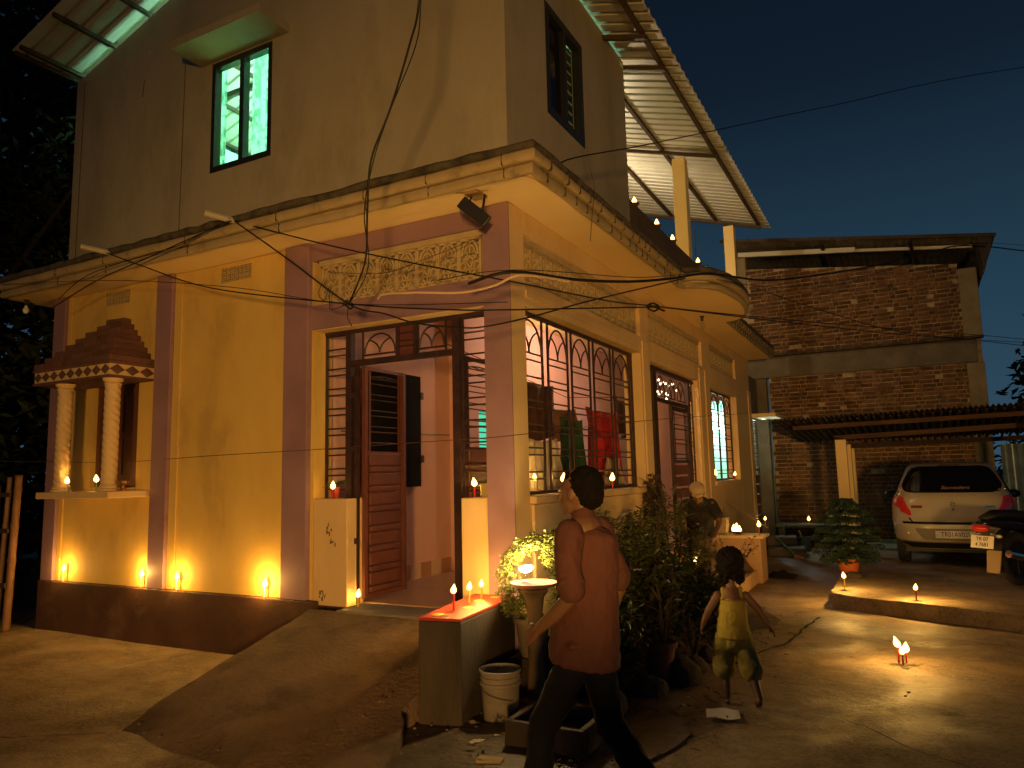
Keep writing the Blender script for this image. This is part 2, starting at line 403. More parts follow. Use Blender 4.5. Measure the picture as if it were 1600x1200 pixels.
Y = M_['yellow']; CR = M_['cream']
# ground floor, left facade
obj('front_wall', wall_grid('y', 0, .2, -6.05, -2.1, .53, 3.795, [(-5.38, -4.58, 1.56, 2.70), (-3.35, -2.91, 3.60, 3.75), (-5.24, -4.80, 3.60, 3.75)]), Y, H)
obj('side_wall', MB().box((-6.05, .201, 0), (-5.85, 10.2, 3.795)), Y, H)
obj('plinth', MB().box((-6.14, -.075, -.05), (-1.99, -.002, .53)), M_['plinth'], H, bevel=.008)
obj('plinth', MB().box((-2.10, .0, -.05), (-.005, .24, .49)), M_['plinth'], H)
for a, b in ((-6.12, -5.90), (-4.26, -4.01), (-2.40, -2.10)):
    obj('pillar', MB().box((a, -.062, .532), (b, -.002, 3.794)), M_['mauve'], H, bevel=.006)
for a, b in ((-4.008, -3.90), (-5.898, -5.83)):
    obj('plaster_band', MB().box((a, -.022, .532), (b, -.002, 3.794)), Y, H, bevel=.003)
# door end of the verandah
obj('beam', MB().box((-2.098, -.012, 2.97), (-.244, .24, 3.20)), M_['mauve'], H)
obj('beam', MB().box((-2.098, -.012, 3.63), (-.244, .24, 3.795)), M_['mauve'], H)
obj('beam_soffit', MB().box((-2.098, .0, 2.962), (-.244, .24, 2.969)), CR, H)
obj('door_jamb', MB().box((-2.099, .003, .49), (-2.07, .24, 2.961)), Y, H)
for a, b in ((-2.069, -1.68), (-.50, -.245)):
    obj('low_wall', MB().box((a, .006, .49), (b, .23, 1.42)), CR, H, bevel=.008)
obj('corner_pillar', MB().box((-.24, .0, -.05), (-.001, .25, 3.795)), CR, H)
random.seed(8)
WS_ = mat('peeled_plaster', (.22, .15, .075), .9, (.12, .08, .045), 20)
for cx_, cz_, n_ in ((-1.87, 1.15, 7), (-1.85, 1.02, 5), (-1.95, .58, 9), (-.36, .55, 6)):
    m = MB()
    for _ in range(n_): a = random.uniform(-.04, .04); c = random.uniform(-.05, .05); m.ell((cx_ + a, .0055, cz_ + c), (random.uniform(.005, .018), .0012, random.uniform(.006, .022)), 8, 5)
    obj('peeled_patch', m, WS_, H)
obj('corner_pillar_face', MB().box((-.243, -.014, -.05), (.0, -.001, 3.794)), M_['mauve'], H)
obj('threshold', MB().box((-1.679, -.14, .36), (-.501, .245, .492)), M_['concrete'], H, bevel=.012)
# right facade
HO = [(.25, 3.27, 1.41, 3.0), (3.55, 6.02, .5, 2.95), (6.74, 8.88, 1.40, 2.93), (.25, 3.30, 3.20, 3.60), (3.62, 6.35, 3.20, 3.60), (6.86, 8.95, 3.26, 3.64)]
obj('right_wall', wall_grid('x', 0, -.22, .251, 10.27, 0, 3.795, HO), CR, H)
for y0, y1, z in ((.252, 3.28, 1.36), (6.70, 8.92, 1.35)):
    obj('sill', MB().box((-.2, y0, z), (.055, y1, z + .06)), CR, H, bevel=.008)
obj('low_wall', MB().box((.001, .26, .0), (.03, 3.0, 1.355)), CR, H, bevel=.01)
for y0, y1 in ((3.30, 3.55), (6.05, 6.30), (6.42, 6.70), (10.03, 10.27)):
    obj('pilaster', MB().box((.001, y0, 0), (.022, y1, 3.15)), CR, H, bevel=.004)
obj('lintel_band', MB().box((.001, .26, 3.06), (.012, 10.02, 3.12)), CR, H)
# verandah interior
obj('verandah_floor', MB().box((-2.1, .246, .30), (-.222, 10.0, .5)), M_['tilefloor'], H)
inner = wall_grid('x', -2.1, -.2, .202, 10.2, .3, 3.79, [(3.02, 3.62, 1.93, 2.43)])
obj('inner_wall', inner, M_['pink'], H)
obj('end_wall', wall_grid('y', 10.0, .15, -2.1, -.221, .3, 3.79, [(-.92, -.28, 1.36, 2.98)]), M_['pink'], H)
for k in range(24):
    t1 = mat('skirting_tile', (.36, .17, .11), .4) if k == 0 else None
    if k == 0: ST1 = t1; ST2 = mat('skirting_tile_pale', (.52, .34, .22), .4)
    obj('skirting_tile', MB().box((-2.1, .3 + k * .2, .5), (-2.088, .496 + k * .2, .66)), ST1 if k % 2 else ST2, H)
obj('interior_pillar', MB().box((-2.1, 2.33, .5), (-1.98, 2.56, 3.79)), M_['pink'], H)
ws = obj('open_shutter', MB().box((-2.085, .72, 1.49), (-2.05, 1.665, 2.71)), M_['black'], H, bevel=.006)
for z in (1.75, 2.45): obj('hinge', MB().box((-2.05, 1.65, z), (-2.03, 1.69, z + .08)), M_['iron'], ws)
# small lit window of the inner room
GRN = glow('lit_green_room', (.10, .75, .42), .85)
iw = obj('inner_window', MB().box((-2.28, 3.0, 1.9), (-2.26, 3.64, 2.46)), GRN, H)
for k in range(6): obj('bar', MB().box((-2.14, 3.02, 1.98 + k * .08), (-2.12, 3.62, 1.995 + k * .08)), M_['bars'], iw)
obj('conduit', MB().tube([(-2.09, .4, 2.05), (-2.09, 2.3, 2.08)], .006, 6), M_['bars'], H)

# ------------------------------------------------------------------ canopy slab and cornice
OUT = [(-6.52, 3.0), (-6.52, -.40), (.40, -.40), (.42, 3.50)]
for k in range(13):
    a = -pi / 2 + pi * k / 12; OUT.append((.46 + .44 * cos(a) ** .8 if cos(a) > 1e-6 else .46, 4.84 + 1.2 * sin(a)))
OUT += [(.46, 6.12), (.46, 10.35)]
def offset(path, d):
    P = [Vector(p) for p in path]; R = []
    for i, p in enumerate(P):
        ns = []
        for a, b in ((i - 1, i), (i, i + 1)):
            if a >= 0 and b < len(P) and (P[b] - P[a]).length > 1e-6:
                t = (P[b] - P[a]).normalized(); ns.append(Vector((t.y, -t.x)))
        n_ = sum(ns, Vector((0, 0))).normalized(); c_ = max(.5, n_.dot(ns[0])); R.append((p.x + n_.x * d / c_, p.y + n_.y * d / c_))
    return R
slab = MB()
IN = [(-.0, 10.35), (-6.0, 10.35), (-6.0, 3.0)]
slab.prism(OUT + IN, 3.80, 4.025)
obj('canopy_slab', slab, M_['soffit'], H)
for nm, z0, z1, o0, o1, mt_ in (('cornice_moulding', 3.79, 3.872, .001, .040, 'cornice'), ('cornice_moulding', 3.880, 3.972, .001, .075, 'cornice'), ('cornice_top', 3.976, 4.052, .001, .065, 'moss')):
    A = offset(OUT, o0); g = []
    zm = (z0 + z1) / 2
    prof = [(o0, z0), (o1 * .8, z0 + .004), (o1, z0 + .02), (o1 + .006, zm), (o1, z1 - .02), (o1 * .8, z1 - .004), (o0, z1)]
    if nm == 'cornice_top': prof += [(-.5, z1 + .012)]
    # subdivide along the path so that edges are slightly uneven
    path = []
    for a, b in zip(OUT, OUT[1:]):
        n_ = max(1, int(math.dist(a, b) / .16))
        for k in range(n_): path.append((a[0] + (b[0] - a[0]) * k / n_, a[1] + (b[1] - a[1]) * k / n_))
    path.append(OUT[-1])
    cols = [offset(path, o_) for o_, z_ in prof]
    jit = [random.uniform(-.005, .005) * (2.2 if nm == 'cornice_top' else 1) for _ in path]
    g = [[(cols[i][k][0], cols[i][k][1], prof[i][1] + jit[k]) for k in range(len(path))] for i in range(len(prof))]
    obj(nm, MB().sheet(g[::-1]), M_[mt_], H, smooth=True, ang=50)
jn = MB()
def joint(px, py, nx, ny, w_=.012):
    t_ = Vector((-ny, nx, 0)) * w_ / 2; n_ = Vector((nx, ny, 0)); p = Vector((px, py, 0))
    for z0, z1, o_ in ((3.795, 3.868, .050), (3.884, 3.968, .085)):
        a = p + n_ * (o_ - .03); b = p + n_ * o_
        jn.add([(a - t_).to_tuple()[:2] + (z0,), (b - t_).to_tuple()[:2] + (z0,), (b + t_).to_tuple()[:2] + (z0,), (a + t_).to_tuple()[:2] + (z0,), (a - t_).to_tuple()[:2] + (z1,), (b - t_).to_tuple()[:2] + (z1,), (b + t_).to_tuple()[:2] + (z1,), (a + t_).to_tuple()[:2] + (z1,)], [(0, 1, 2, 3), (7, 6, 5, 4), (0, 4, 5, 1), (1, 5, 6, 2), (2, 6, 7, 3), (3, 7, 4, 0)])
y_ = -.2
while y_ < 3.4: joint(.40 + .02 * (y_ + .4) / 3.9, y_, 1, 0, random.uniform(.005, .016)); y_ += random.uniform(.12, .34)
y_ = 6.3
while y_ < 10.2: joint(.46, y_, 1, 0, random.uniform(.010, .03)); y_ += random.uniform(.16, .26)
x_ = .2
while x_ > -6.3: joint(x_, -.40, 0, -1, random.uniform(.003, .008)); x_ -= random.uniform(.5, 1.5)
obj('cornice_joint', jn, M_['moss'], H, kind='stuff')
# drain pipes sticking out of the canopy
for x, dx in ((-2.62, -.18), (-4.46, -.2)):
    obj('drain_pipe', MB().tube([(x, -.38, 3.99), (x + dx, -.66, 4.04)], .03, 10), mat('dirty_pvc', (.45, .38, .26), .5) if dx == -.18 else bpy.data.materials['dirty_pvc'], H, smooth=True)

# ------------------------------------------------------------------ carved jali panels
def jali_tile():
    """one motif, u 0..1, z 0..1 (later scaled), relief in d"""
    m = MB()
    def bar(u0, z0, u1, z1, w=.05, d=1.): m.beam((u0, 0, z0), (u1, 0, z1), w * 1.0, d * .9, upv=(0, 1, 0))
    bar(.04, 0, .04, 1, .09); bar(.96, 0, .96, 1, .09); bar(0, .02, 1, .02, .05); bar(0, .97, 1, .97, .07)
    def arc(cx, cz, r, a0, a1, w, n=8):
        pts = [(cx + r * cos(a0 + (a1 - a0) * k / n), cz + 1.0 * r * sin(a0 + (a1 - a0) * k / n)) for k in range(n + 1)]
        for p, q in zip(pts, pts[1:]): bar(p[0], p[1], q[0], q[1], w)
    arc(.5, .58, .36, 0, pi, .07); arc(.5, .58, .24, .2, pi - .2, .05)
    for s_ in (-1, 1):
        arc(.5 + s_ * .2, .58, .09, -2, 2.5, .045, 6); arc(.5 + s_ * .3, .30, .12, .6 if s_ > 0 else 2.5, 3.9 if s_ > 0 else -1.2, .05, 6)
        bar(.5, .03, .5 + s_ * .22, .20, .07); bar(.5 + s_ * .02, .03, .5 + s_ * .36, .10, .05); arc(.5 + s_ * .3, .14, .09, 0, pi, .04, 5)
        bar(.5, .56, .5 + s_ * .17, .44, .055); bar(.5 + s_ * .17, .44, .5, .26, .055)
    bar(.5, .02, .5, .26, .06); bar(.1, .24, .9, .24, .04); bar(.5, .62, .5, .92, .05)
    return m
JT = jali_tile()
def jali(axis, u0, u1, z0, z1, n, back):
    P = (lambda u, d, z: (u, d, z)) if axis == 'y' else (lambda u, d, z: (-d, u, z))
    bm_ = MB()
    a = P(u0, .10, z0); b = P(u1, .16, z1)
    bm_.box((min(a[0], b[0]), min(a[1], b[1]), z0), (max(a[0], b[0]), max(a[1], b[1]), z1))
    pn = obj('jali_panel', bm_, M_['jali'], H)
    w_ = (u1 - u0 - .05) / n; h = (z1 - z0) - .07
    me = None
    for k in range(n):
        if me is None:
            q = MB(); q.v = [P(x * w_, .065 + y * .045, z * h) if axis == 'y' else P(x * w_, .065 + y * .045, z * h) for x, y, z in JT.v]; q.f = list(JT.f); me = q.mesh('jali_tile'); me.materials.append(M_['jali'])
        t = bpy.data.objects.new('jali_tile', me); COL.objects.link(t); t.parent = pn
        a = P(u0 + .025 + k * w_, 0, z0 + .02); t.location = a
    # plain frame round the carving
    f_ = MB()
    for c in ((u0, u1, z1 - .05, z1), ):
        a = P(c[0], .03, c[2]); b = P(c[1], .10, c[3]); f_.box((min(a[0], b[0]), min(a[1], b[1]), c[2]), (max(a[0], b[0]), max(a[1], b[1]), c[3]))
    obj('frame', f_, M_['jali'], pn)
jali('y', -2.05, -.27, 3.20, 3.63, 8, 0)
jali('x', .25, 3.30, 3.20, 3.60, 14, 0); jali('x', 3.62, 6.35, 3.20, 3.60, 12, 0); jali('x', 6.86, 8.95, 3.26, 3.64, 9, 0)
# ventilators
for x0, x1 in ((-3.35, -2.91), (-5.24, -4.80)):
    v = obj('ventilator', MB().box((x0, .10, 3.60), (x1, .12, 3.75)), M_['jali'], H)
    for i in range(8):
        for j in range(3):
            a = x0 + (i + .5) * (x1 - x0) / 8; z = 3.625 + j * .05
            s_ = MB(); s_.beam((a - .025, .03, z - .022), (a + .025, .03, z + .022), .012, .05, (0, 1, 0)); s_.beam((a + .025, .03, z - .022), (a - .025, .03, z + .022), .012, .05, (0, 1, 0))
            obj('lattice', s_, M_['jali'], v)

# ------------------------------------------------------------------ wrought iron
def G(axis, c):
    return (lambda u, z, d=0: (u, c + d, z)) if axis == 'y' else (lambda u, z, d=0: (c + d, u, z))
def grille_panel(root, P, u0, u1, z0, z1, arch=.32, period=.205, gap=.06, r=.008, mt_=None):
    mt_ = mt_ or M_['iron']; za = z1 - arch
    if arch:
        m = MB(); w_ = u1 - u0; c = (u0 + u1) / 2; n = 10; hh = arch - .03
        m.tube([P(c + w_ / 2 * .96 * cos(pi * k / n), za + hh * sin(pi * k / n)) for k in range(n + 1)], r * 1.1, 6)
        m.tube([P(u0 + .02 + (c - u0 - .02) * sin(pi / 2 * k / 7), za + hh * .72 * cos(pi / 2 * k / 7)) for k in range(1, 8)], r, 6)
        m.tube([P(u1 - .02 - (u1 - .02 - c) * sin(pi / 2 * k / 7), za + hh * .72 * cos(pi / 2 * k / 7)) for k in range(1, 8)], r, 6)
        obj('arch', m, mt_, root, smooth=True)
    z = za; k = 0
    while z > z0 + .03:
        obj('bar', MB().tube([P(u0, z), P(u1, z)], r, 6), mt_, root)
        z -= gap if k % 2 == 0 else period - gap; k += 1
def verticals(m, P, us, z0, z1, r=.012):
    for u in us:
        a = P(u - r, z0, -r); b = P(u + r, z1, r)
        m.box((min(a[0], b[0]), min(a[1], b[1]), z0), (max(a[0], b[0]), max(a[1], b[1]), z1))
def hrail(m, P, u0, u1, z, h=.03, r=.015):
    a = P(u0, z, -r); b = P(u1, z + h, r); m.box((min(a[0], b[0]), min(a[1], b[1]), z), (max(a[0], b[0]), max(a[1], b[1]), z + h))
# big verandah window W1
P = G('x', -.12)
m = MB(); PN = [(.28, .80), (.92, 1.36), (1.46, 1.93), (2.04, 2.54), (2.64, 3.16)]
hrail(m, P, .255, 3.265, 2.965); hrail(m, P, .255, 3.265, 1.425)
verticals(m, P, [.27, 3.25], 1.455, 2.964); verticals(m, P, [u for p in PN for u in p], 1.455, 2.964, .009)
g1 = obj('window_grille', m, M_['iron'], H)
for a, b in PN: grille_panel(g1, P, a, b, 1.45, 2.96)
# far window W3
m = MB(); P3 = G('x', -.12); PN3 = [(6.80, 7.26), (7.34, 7.80), (7.88, 8.32), (8.40, 8.82)]
hrail(m, P3, 6.75, 8.87, 2.895); hrail(m, P3, 6.75, 8.87, 1.415); verticals(m, P3, [6.76, 8.86], 1.445, 2.894); verticals(m, P3, [u for p in PN3 for u in p], 1.445, 2.894, .008)
g3 = obj('window_grille', m, M_['iron'], H)
for a, b in PN3: grille_panel(g3, P3, a, b, 1.44, 2.89, arch=.28)
# verandah side door
m = MB(); PD = G('x', -.10)
hrail(m, PD, 3.56, 6.01, 2.89, .045, .03); hrail(m, PD, 4.02, 5.72, 2.50, .045, .025)
for a, b in ((3.94, 4.10), (5.66, 5.76)):
    m.box((-.13, a, .5), (-.07, b, 2.888))
verticals(m, PD, [3.58, 3.9, 5.98, 5.82], .5, 2.888, .012)
gd = obj('door_frame', m, M_['iron'], H)
grille_panel(gd, PD, 3.60, 3.90, .55, 2.88, arch=.28); grille_panel(gd, PD, 5.84, 5.97, .55, 2.88, arch=.25)
for a, b in ((4.16, 4.56), (4.66, 5.06), (5.16, 5.56)): grille_panel(gd, PD, a, b, 2.55, 2.88, arch=.30)
m = MB(); verticals(m, PD, [4.80, 5.64], .52, 2.49, .022); hrail(m, PD, 4.80, 5.64, 2.45); hrail(m, PD, 4.80, 5.64, 1.70, .04); hrail(m, PD, 4.80, 5.64, .52, .04); verticals(m, PD, [4.95, 5.5], 1.74, 2.45, .007)
lf_ = obj('door_leaf', m, M_['iron'], H); grille_panel(lf_, PD, 4.85, 5.6, 1.72, 2.46, arch=0.02)
for k in range(7): obj('panel', MB().box((-.112, 4.84, .58 + k * .16), (-.085, 5.60, .71 + k * .16)), M_['redmetal'], lf_, bevel=.01)
# end door (left facade)
PE = G('y', .15); m = MB()
hrail(m, PE, -2.06, -.25, 2.93, .03, .02)
m.box((-1.80, .12, .5), (-1.74, .18, 2.929)); m.box((-.64, .12, .5), (-.57, .18, 2.929))
hrail(m, PE, -1.739, -.641, 2.62, .05, .025)
verticals(m, PE, [-2.05, -.26, -.55], 1.42, 2.929, .01); verticals(m, PE, [-1.69], .5, 2.619, .018)
m.box((-1.24, .13, 2.671), (-1.20, .17, 2.929)); m.box((-1.05, .13, 2.671), (-1.01, .17, 2.929))
verticals(m, PE, [-1.62, -.72], 2.671, 2.929, .007); hrail(m, PE, -1.62, -1.24, 2.70, .015, .007); hrail(m, PE, -1.01, -.72, 2.70, .015, .007)
ge = obj('door_frame', m, M_['iron'], H)
obj('panel', MB().box((-1.198, .14, 2.672), (-1.052, .16, 2.928)), M_['redmetal'], ge)
for z in (2.74, 2.79, 2.86): obj('bar', MB().box((-1.198, .125, z), (-1.052, .139, z + .012)), M_['iron'], ge)
grille_panel(ge, PE, -1.61, -1.25, 2.70, 2.925, arch=.205); grille_panel(ge, PE, -1.0, -.73, 2.70, 2.925, arch=.205)
grille_panel(ge, PE, -2.04, -1.81, 1.43, 2.98, arch=0, period=.185); grille_panel(ge, PE, -.54, -.27, 1.43, 2.98, arch=0, period=.185)
for z in (1.02, 1.83, 2.32): obj('hinge', MB().box((-1.76, .10, z), (-1.66, .119, z + .05)), M_['iron'], ge)
# two leaves standing open into the verandah
for X, y0, y1, nm in ((-1.665, .21, .83, 'left'), (-.60, .21, .80, 'right')):
    PL_ = G('x', X); m = MB()
    verticals(m, PL_, [y0 + .02, y1 - .02], .53, 2.62, .02); hrail(m, PL_, y0 + .04, y1 - .04, 2.59, .03, .014); hrail(m, PL_, y0 + .04, y1 - .04, .53, .04, .014); hrail(m, PL_, y0 + .04, y1 - .04, 1.80, .04, .014)
    verticals(m, PL_, [y0 + .09, y1 - .09], 1.84, 2.589, .007)
    lf2 = obj('door_leaf', m, M_['redmetal'] if nm == 'left' else M_['iron'], H)
    grille_panel(lf2, PL_, y0 + .09, y1 - .09, 1.86, 2.58, arch=.06, period=.15, gap=.05, r=.006)
    k = 0; z = .58
    while z < 1.75:
        h = .11 if k % 2 else .045
        obj('panel', MB().box((X - .010, y0 + .075, z), (X + (.020 if k % 2 else .026), y1 - .10, z + h)), M_['redmetal'], lf2, bevel=.008)
        z += h + .012; k += 1
    obj('panel_back', MB().box((X - .014, y0 + .04, .57), (X - .011, y1 - .04, 1.80)), M_['redmetal'], lf2)
    if nm == 'left':
        obj('board', MB().box((X - .05, y0 + .08, 1.84), (X - .03, y1 - .08, 2.56)), M_['black'], lf2)

# ------------------------------------------------------------------ alcove on the left facade
XL, XR, PY = -5.50, -4.40, -.43
obj('alcove_shelf', MB().box((XL - .05, PY - .05, 1.455), (XR + .09, -.002, 1.525)), CR, H, bevel=.01)
for k, (a, b) in enumerate(((-5.375, -4.98), (-4.975, -4.585))):
    sh = obj('shutter', MB().box((a, .055, 1.57), (b, .085, 2.695)), M_['brown'], H, bevel=.004)
    obj('frame', wall_grid('y', .04, .012, a + .05, b - .05, 1.65, 2.62, [(a + .09, b - .09, 1.69, 2.08), (a + .09, b - .09, 2.16, 2.58)]), M_['brown'], sh, bevel=.004)
for cx in (-5.28, -4.47):
    m = MB(); n = 28; mm = 130; z0, z1 = 1.60, 2.61; r0 = .066; vs = []; fs = []
    for i in range(mm + 1):
        z = z0 + (z1 - z0) * i / mm
        for k in range(n):
            a = 2 * pi * k / n; r_ = r0 + .010 * abs(sin((a * 2 + z * 42))) ** .7
            vs.append((cx + r_ * cos(a), PY + .06 + r_ * sin(a), z))
    fs = [(i * n + k, i * n + (k + 1) % n, (i + 1) * n + (k + 1) % n, (i + 1) * n + k) for i in range(mm) for k in range(n)]
    m.add(vs, fs); cl = obj('twisted_column', m, CR, H, smooth=True, ang=0)
    obj('base', MB().lathe([(.10, 0), (.10, .02), (.085, .03), (.09, .045), (.08, .06), (.07, .075)], (cx, PY + .06, 1.526), 24), CR, cl, smooth=True)
    obj('capital', MB().lathe([(.07, 0), (.085, .012), (.075, .03), (.09, .04), (.10, .06), (.10, .075)], (cx, PY + .06, 2.606), 24), CR, cl, smooth=True)
A0, A1, AY = -5.66, -4.34, -.50
cn = obj('alcove_canopy', MB().box((A0, AY, 2.683), (A1, -.002, 2.70)), CR, H)
obj('frieze', MB().box((A0 + .006, AY + .006, 2.7005), (A1 - .006, -.002, 2.822)), CR, cn)
obj('rim', MB().box((A0 - .012, AY - .012, 2.815), (A1 + .012, -.002, 2.845)), M_['tile'], cn, bevel=.004)
obj('rim', MB().box((A0 - .008, AY - .008, 2.676), (A1 + .008, -.004, 2.70)), M_['tile'], cn, bevel=.004)
nd = 9
for k in range(nd):
    cx = A0 + (k + .5) * (A1 - A0) / nd; w_ = (A1 - A0) / nd / 2
    q = MB(); q.add([(cx - w_, AY, 2.758), (cx, AY, 2.705), (cx + w_, AY, 2.758), (cx, AY, 2.812), (cx, AY - .01, 2.758)], [(0, 1, 4), (1, 2, 4), (2, 3, 4), (3, 0, 4)]); obj('diamond', q, M_['tile'], cn)
for k in range(3):
    cy = AY + (k + .5) * (-AY) / 3; w_ = -AY / 6
    q = MB(); q.add([(A1, cy - w_, 2.758), (A1, cy, 2.705), (A1, cy + w_, 2.758), (A1, cy, 2.812), (A1 + .01, cy, 2.758)], [(0, 1, 4), (1, 2, 4), (2, 3, 4), (3, 0, 4)]); obj('diamond', q, M_['tile'], cn)
nc = 8
for c in range(nc):
    t = c / (nc - 1); a0 = A0 - .01 + .62 * t; a1 = A1 + .01 - .42 * t; ay = AY - .005 + .40 * t; z = 2.847 + c * .071
    n_ = max(2, int((a1 - a0) / .15)); L_ = (a1 - a0) / n_; off = (c % 2) * .4
    for k in range(n_):
        x0 = a0 + k * L_; j = random.uniform(-.010, .010)
        obj('tile', MB().box((x0 + .005, ay + j, z), (x0 + L_ - .005, -.003 if k == n_ - 1 else ay + .13, z + .062)), M_['tile'], cn, bevel=.006)
    n2 = max(1, int((-.003 - ay - .12) / .14))
obj('roof_core', MB().add([(A0 + .05, AY + .05, 2.846), (A1 - .02, AY + .05, 2.846), (A1 - .02, -.003, 2.846), (A0 + .05, -.003, 2.846), (A0 + .68, -.10, 3.37), (A1 - .45, -.10, 3.37), (A1 - .45, -.003, 3.37), (A0 + .68, -.003, 3.37)], [(0, 1, 5, 4), (1, 2, 6, 5), (3, 0, 4, 7), (4, 5, 6, 7)]), M_['tile'], cn)

# ------------------------------------------------------------------ upper storey
U = M_['upper']
WZ0, WZ1 = 4.82, 6.04
zr = lambda x: min(6.62 - .30 * x, 6.62 + .32 * (x + 6.05))
obj('upper_front_wall', wall_grid('y', .003, .12, -6.0, -.0, 4.03, 6.50, [(-3.55, -2.68, WZ0, WZ1)]), U, H)
gb = MB(); gp = [(-6.0, 6.50), (0, 6.50), (0, zr(0) - .06), (-3.13, zr(-3.13) - .12), (-6.0, zr(-6.0) - .10)]
gb.add([(x, .003, z) for x, z in gp] + [(x, .123, z) for x, z in gp], [(0, 1, 2, 3, 4), (9, 8, 7, 6, 5)] + [(i, (i + 1) % 5, 5 + (i + 1) % 5, 5 + i) for i in range(1, 5)])
obj('gable', gb, U, H)
obj('upper_side_wall', wall_grid('x', .0, -.12, .124, 3.10, 4.03, 6.50, [(.82, 1.72, 4.93, 6.06)]), U, H)
obj('upper_back_wall', MB().box((-6.0, 2.98, 4.03), (-.121, 3.10, 6.5)), M_['mint'], H)
gb = MB(); gb.add([(x, y_, z) for y_ in (2.98, 3.10) for x, z in gp], [(0, 1, 2, 3, 4), (9, 8, 7, 6, 5)] + [(i, (i + 1) % 5, 5 + (i + 1) % 5, 5 + i) for i in range(5)]); obj('back_gable', gb, M_['mint'], H)
obj('wall_plate', MB().box((-.10, .124, 6.501), (-.002, 3.1, 6.60)), U, H)
obj('upper_left_wall', MB().box((-6.0, .124, 4.03), (-5.88, 2.979, 6.5)), M_['mint'], H)
for x in (-4.02, -5.86, -4.72):
    obj('drip_line', MB().tube([(x, .0, 4.2 if x != -4.72 else 6.0), (x + .02, .0, 6.2 if x != -5.86 else 6.5)], .005, 5), mat('crack_line', (.12, .08, .05), 1) if x == -4.02 else bpy.data.materials['crack_line'], H)
# front window of the upper floor
m = MB(); fr = wall_grid('y', -.008, .08, -3.55, -2.68, WZ0, WZ1, [(-3.50, -3.13, WZ0 + .06, WZ1 - .06), (-3.07, -2.725, WZ0 + .06, WZ1 - .06)])
uw = obj('window', fr, M_['frame'], H, bevel=.004)
obj('pane', MB().box((-3.51, .03, WZ0 + .05), (-3.12, .034, WZ1 - .05)), M_['glass'], uw)
obj('pane', MB().box((-3.08, .05, WZ0 + .05), (-2.715, .054, WZ1 - .05)), M_['glass'], uw)
obj('rail', MB().box((-3.125, .0, WZ0 + .06), (-3.10, .06, WZ1 - .06)), M_['white'], uw)
cg = []
for i in range(41):
    x = -3.13 + .47 * i / 40; d = .165 + .022 * sin(i * .9) + .010 * sin(i * 2.3)
    cg.append([(x, d, 4.7 + 1.4 * j / 6) for j in range(7)])
obj('curtain', MB().sheet(cg), M_['curtain'], uw, smooth=True, ang=0)
cg = []
for i in range(13):
    x = -3.60 + .07 * i / 12; d = .16 + .02 * sin(i * 1.1)
    cg.append([(x, d, 4.7 + 1.4 * j / 6) for j in range(7)])
obj('curtain', MB().sheet(cg), M_['curtain'], uw, smooth=True, ang=0)
obj('cupboard', MB().box((-4.9, 2.6, 4.03), (-4.2, 2.978, 5.75)), M_['mint'], H)
obj('sunshade', MB().box((-3.74, -.40, 6.065), (-2.45, .002, 6.15)), U, H, bevel=.006)
obj('upper_ceiling_beam', MB().beam((-5.9, 1.0, 6.42), (-.1, 1.0, 6.42), .05, .07), M_['steel'], H)
# side window of the upper floor
fr = wall_grid('x', .006, -.08, .82, 1.72, 4.93, 6.06, [(.90, 1.24, 5.02, 5.98), (1.30, 1.64, 5.02, 5.98)])
uw2 = obj('window', fr, M_['frame'], H, bevel=.004)
obj('pane', MB().box((-.05, .89, 5.01), (-.045, 1.25, 5.99)), M_['darkglass'], uw2); obj('pane', MB().box((-.06, 1.29, 5.01), (-.055, 1.65, 5.99)), M_['glass'], uw2)
for k in range(9): obj('bar', MB().box((-.10, 1.3, 5.06 + k * .11), (-.09, 1.64, 5.072 + k * .11)), M_['white'], uw2)
cg = [[(-.20 - .02 * sin(i * 1.3), .78 + 1.6 * i / 20, 4.85 + 1.3 * j / 4) for j in range(5)] for i in range(21)]
obj('curtain', MB().sheet(cg), mat('light_block_curtain', (.03, .045, .04), .95), uw2, smooth=True, ang=0)  # opaque curtain added to block the room light behind both panes
# roof
def corrugated(x0, x1, y0, y1, zf, per=.20, nm='roof_sheet'):
    ys = []; y = y0
    while y < y1:
        for f_, h in ((0, 0), (.62, 0), (.70, .032), (.90, .032), (.98, 0)): ys.append((y + f_ * per, h))
        y += per
    rows = [[(x, yy, zf(x) + h) for yy, h in ys] for x in (x0, (x0 + x1) / 2, x1)]
    return MB().sheet(rows)
RX = -3.13
for a, b, nm in ((RX, .66, 'r'), (-6.08, RX, 'l')):
    o_ = obj('roof_sheet', corrugated(a, b, -.72, 9.95, zr), M_['tin'], H); md = o_.modifiers.new('s', 'SOLIDIFY'); md.thickness = .003
for x in (.46, -.37, -1.3, -2.2, -3.05):
    obj('purlin', MB().beam((x, -.70, zr(x) - .028), (x, 9.9, zr(x) - .028), .05, .05), M_['steel'], H)
for x in (-5.95, -5.33, -4.70, -3.9):
    obj('purlin', MB().beam((x, -.70, zr(x) - .028), (x, 3.2, zr(x) - .028), .04, .05), M_['steel'], H)
for y in (2.42, 3.16, 6.0, 9.86):
    obj('rafter', MB().beam((.50, y, zr(.5) - .075), (RX, y, zr(RX) - .075), .05, .05), M_['steel'], H)
obj('eave_rail', MB().beam((-6.06, -.7, zr(-6.06) - .03), (-6.06, .2, zr(-6.06) - .03), .04, .05), M_['steel'], H)
for x, y in ((-.02, 6.10), (-.02, 9.86)):
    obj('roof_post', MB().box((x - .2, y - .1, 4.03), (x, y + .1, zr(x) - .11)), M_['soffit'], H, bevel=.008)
obj('parapet', MB().box((-.13, 3.101, 4.03), (-.01, 7.35, 4.87)), mat('dark_parapet_plaster', (.13, .085, .05), .9, (.08, .055, .035), 2, bump=.2), H, bevel=.01)
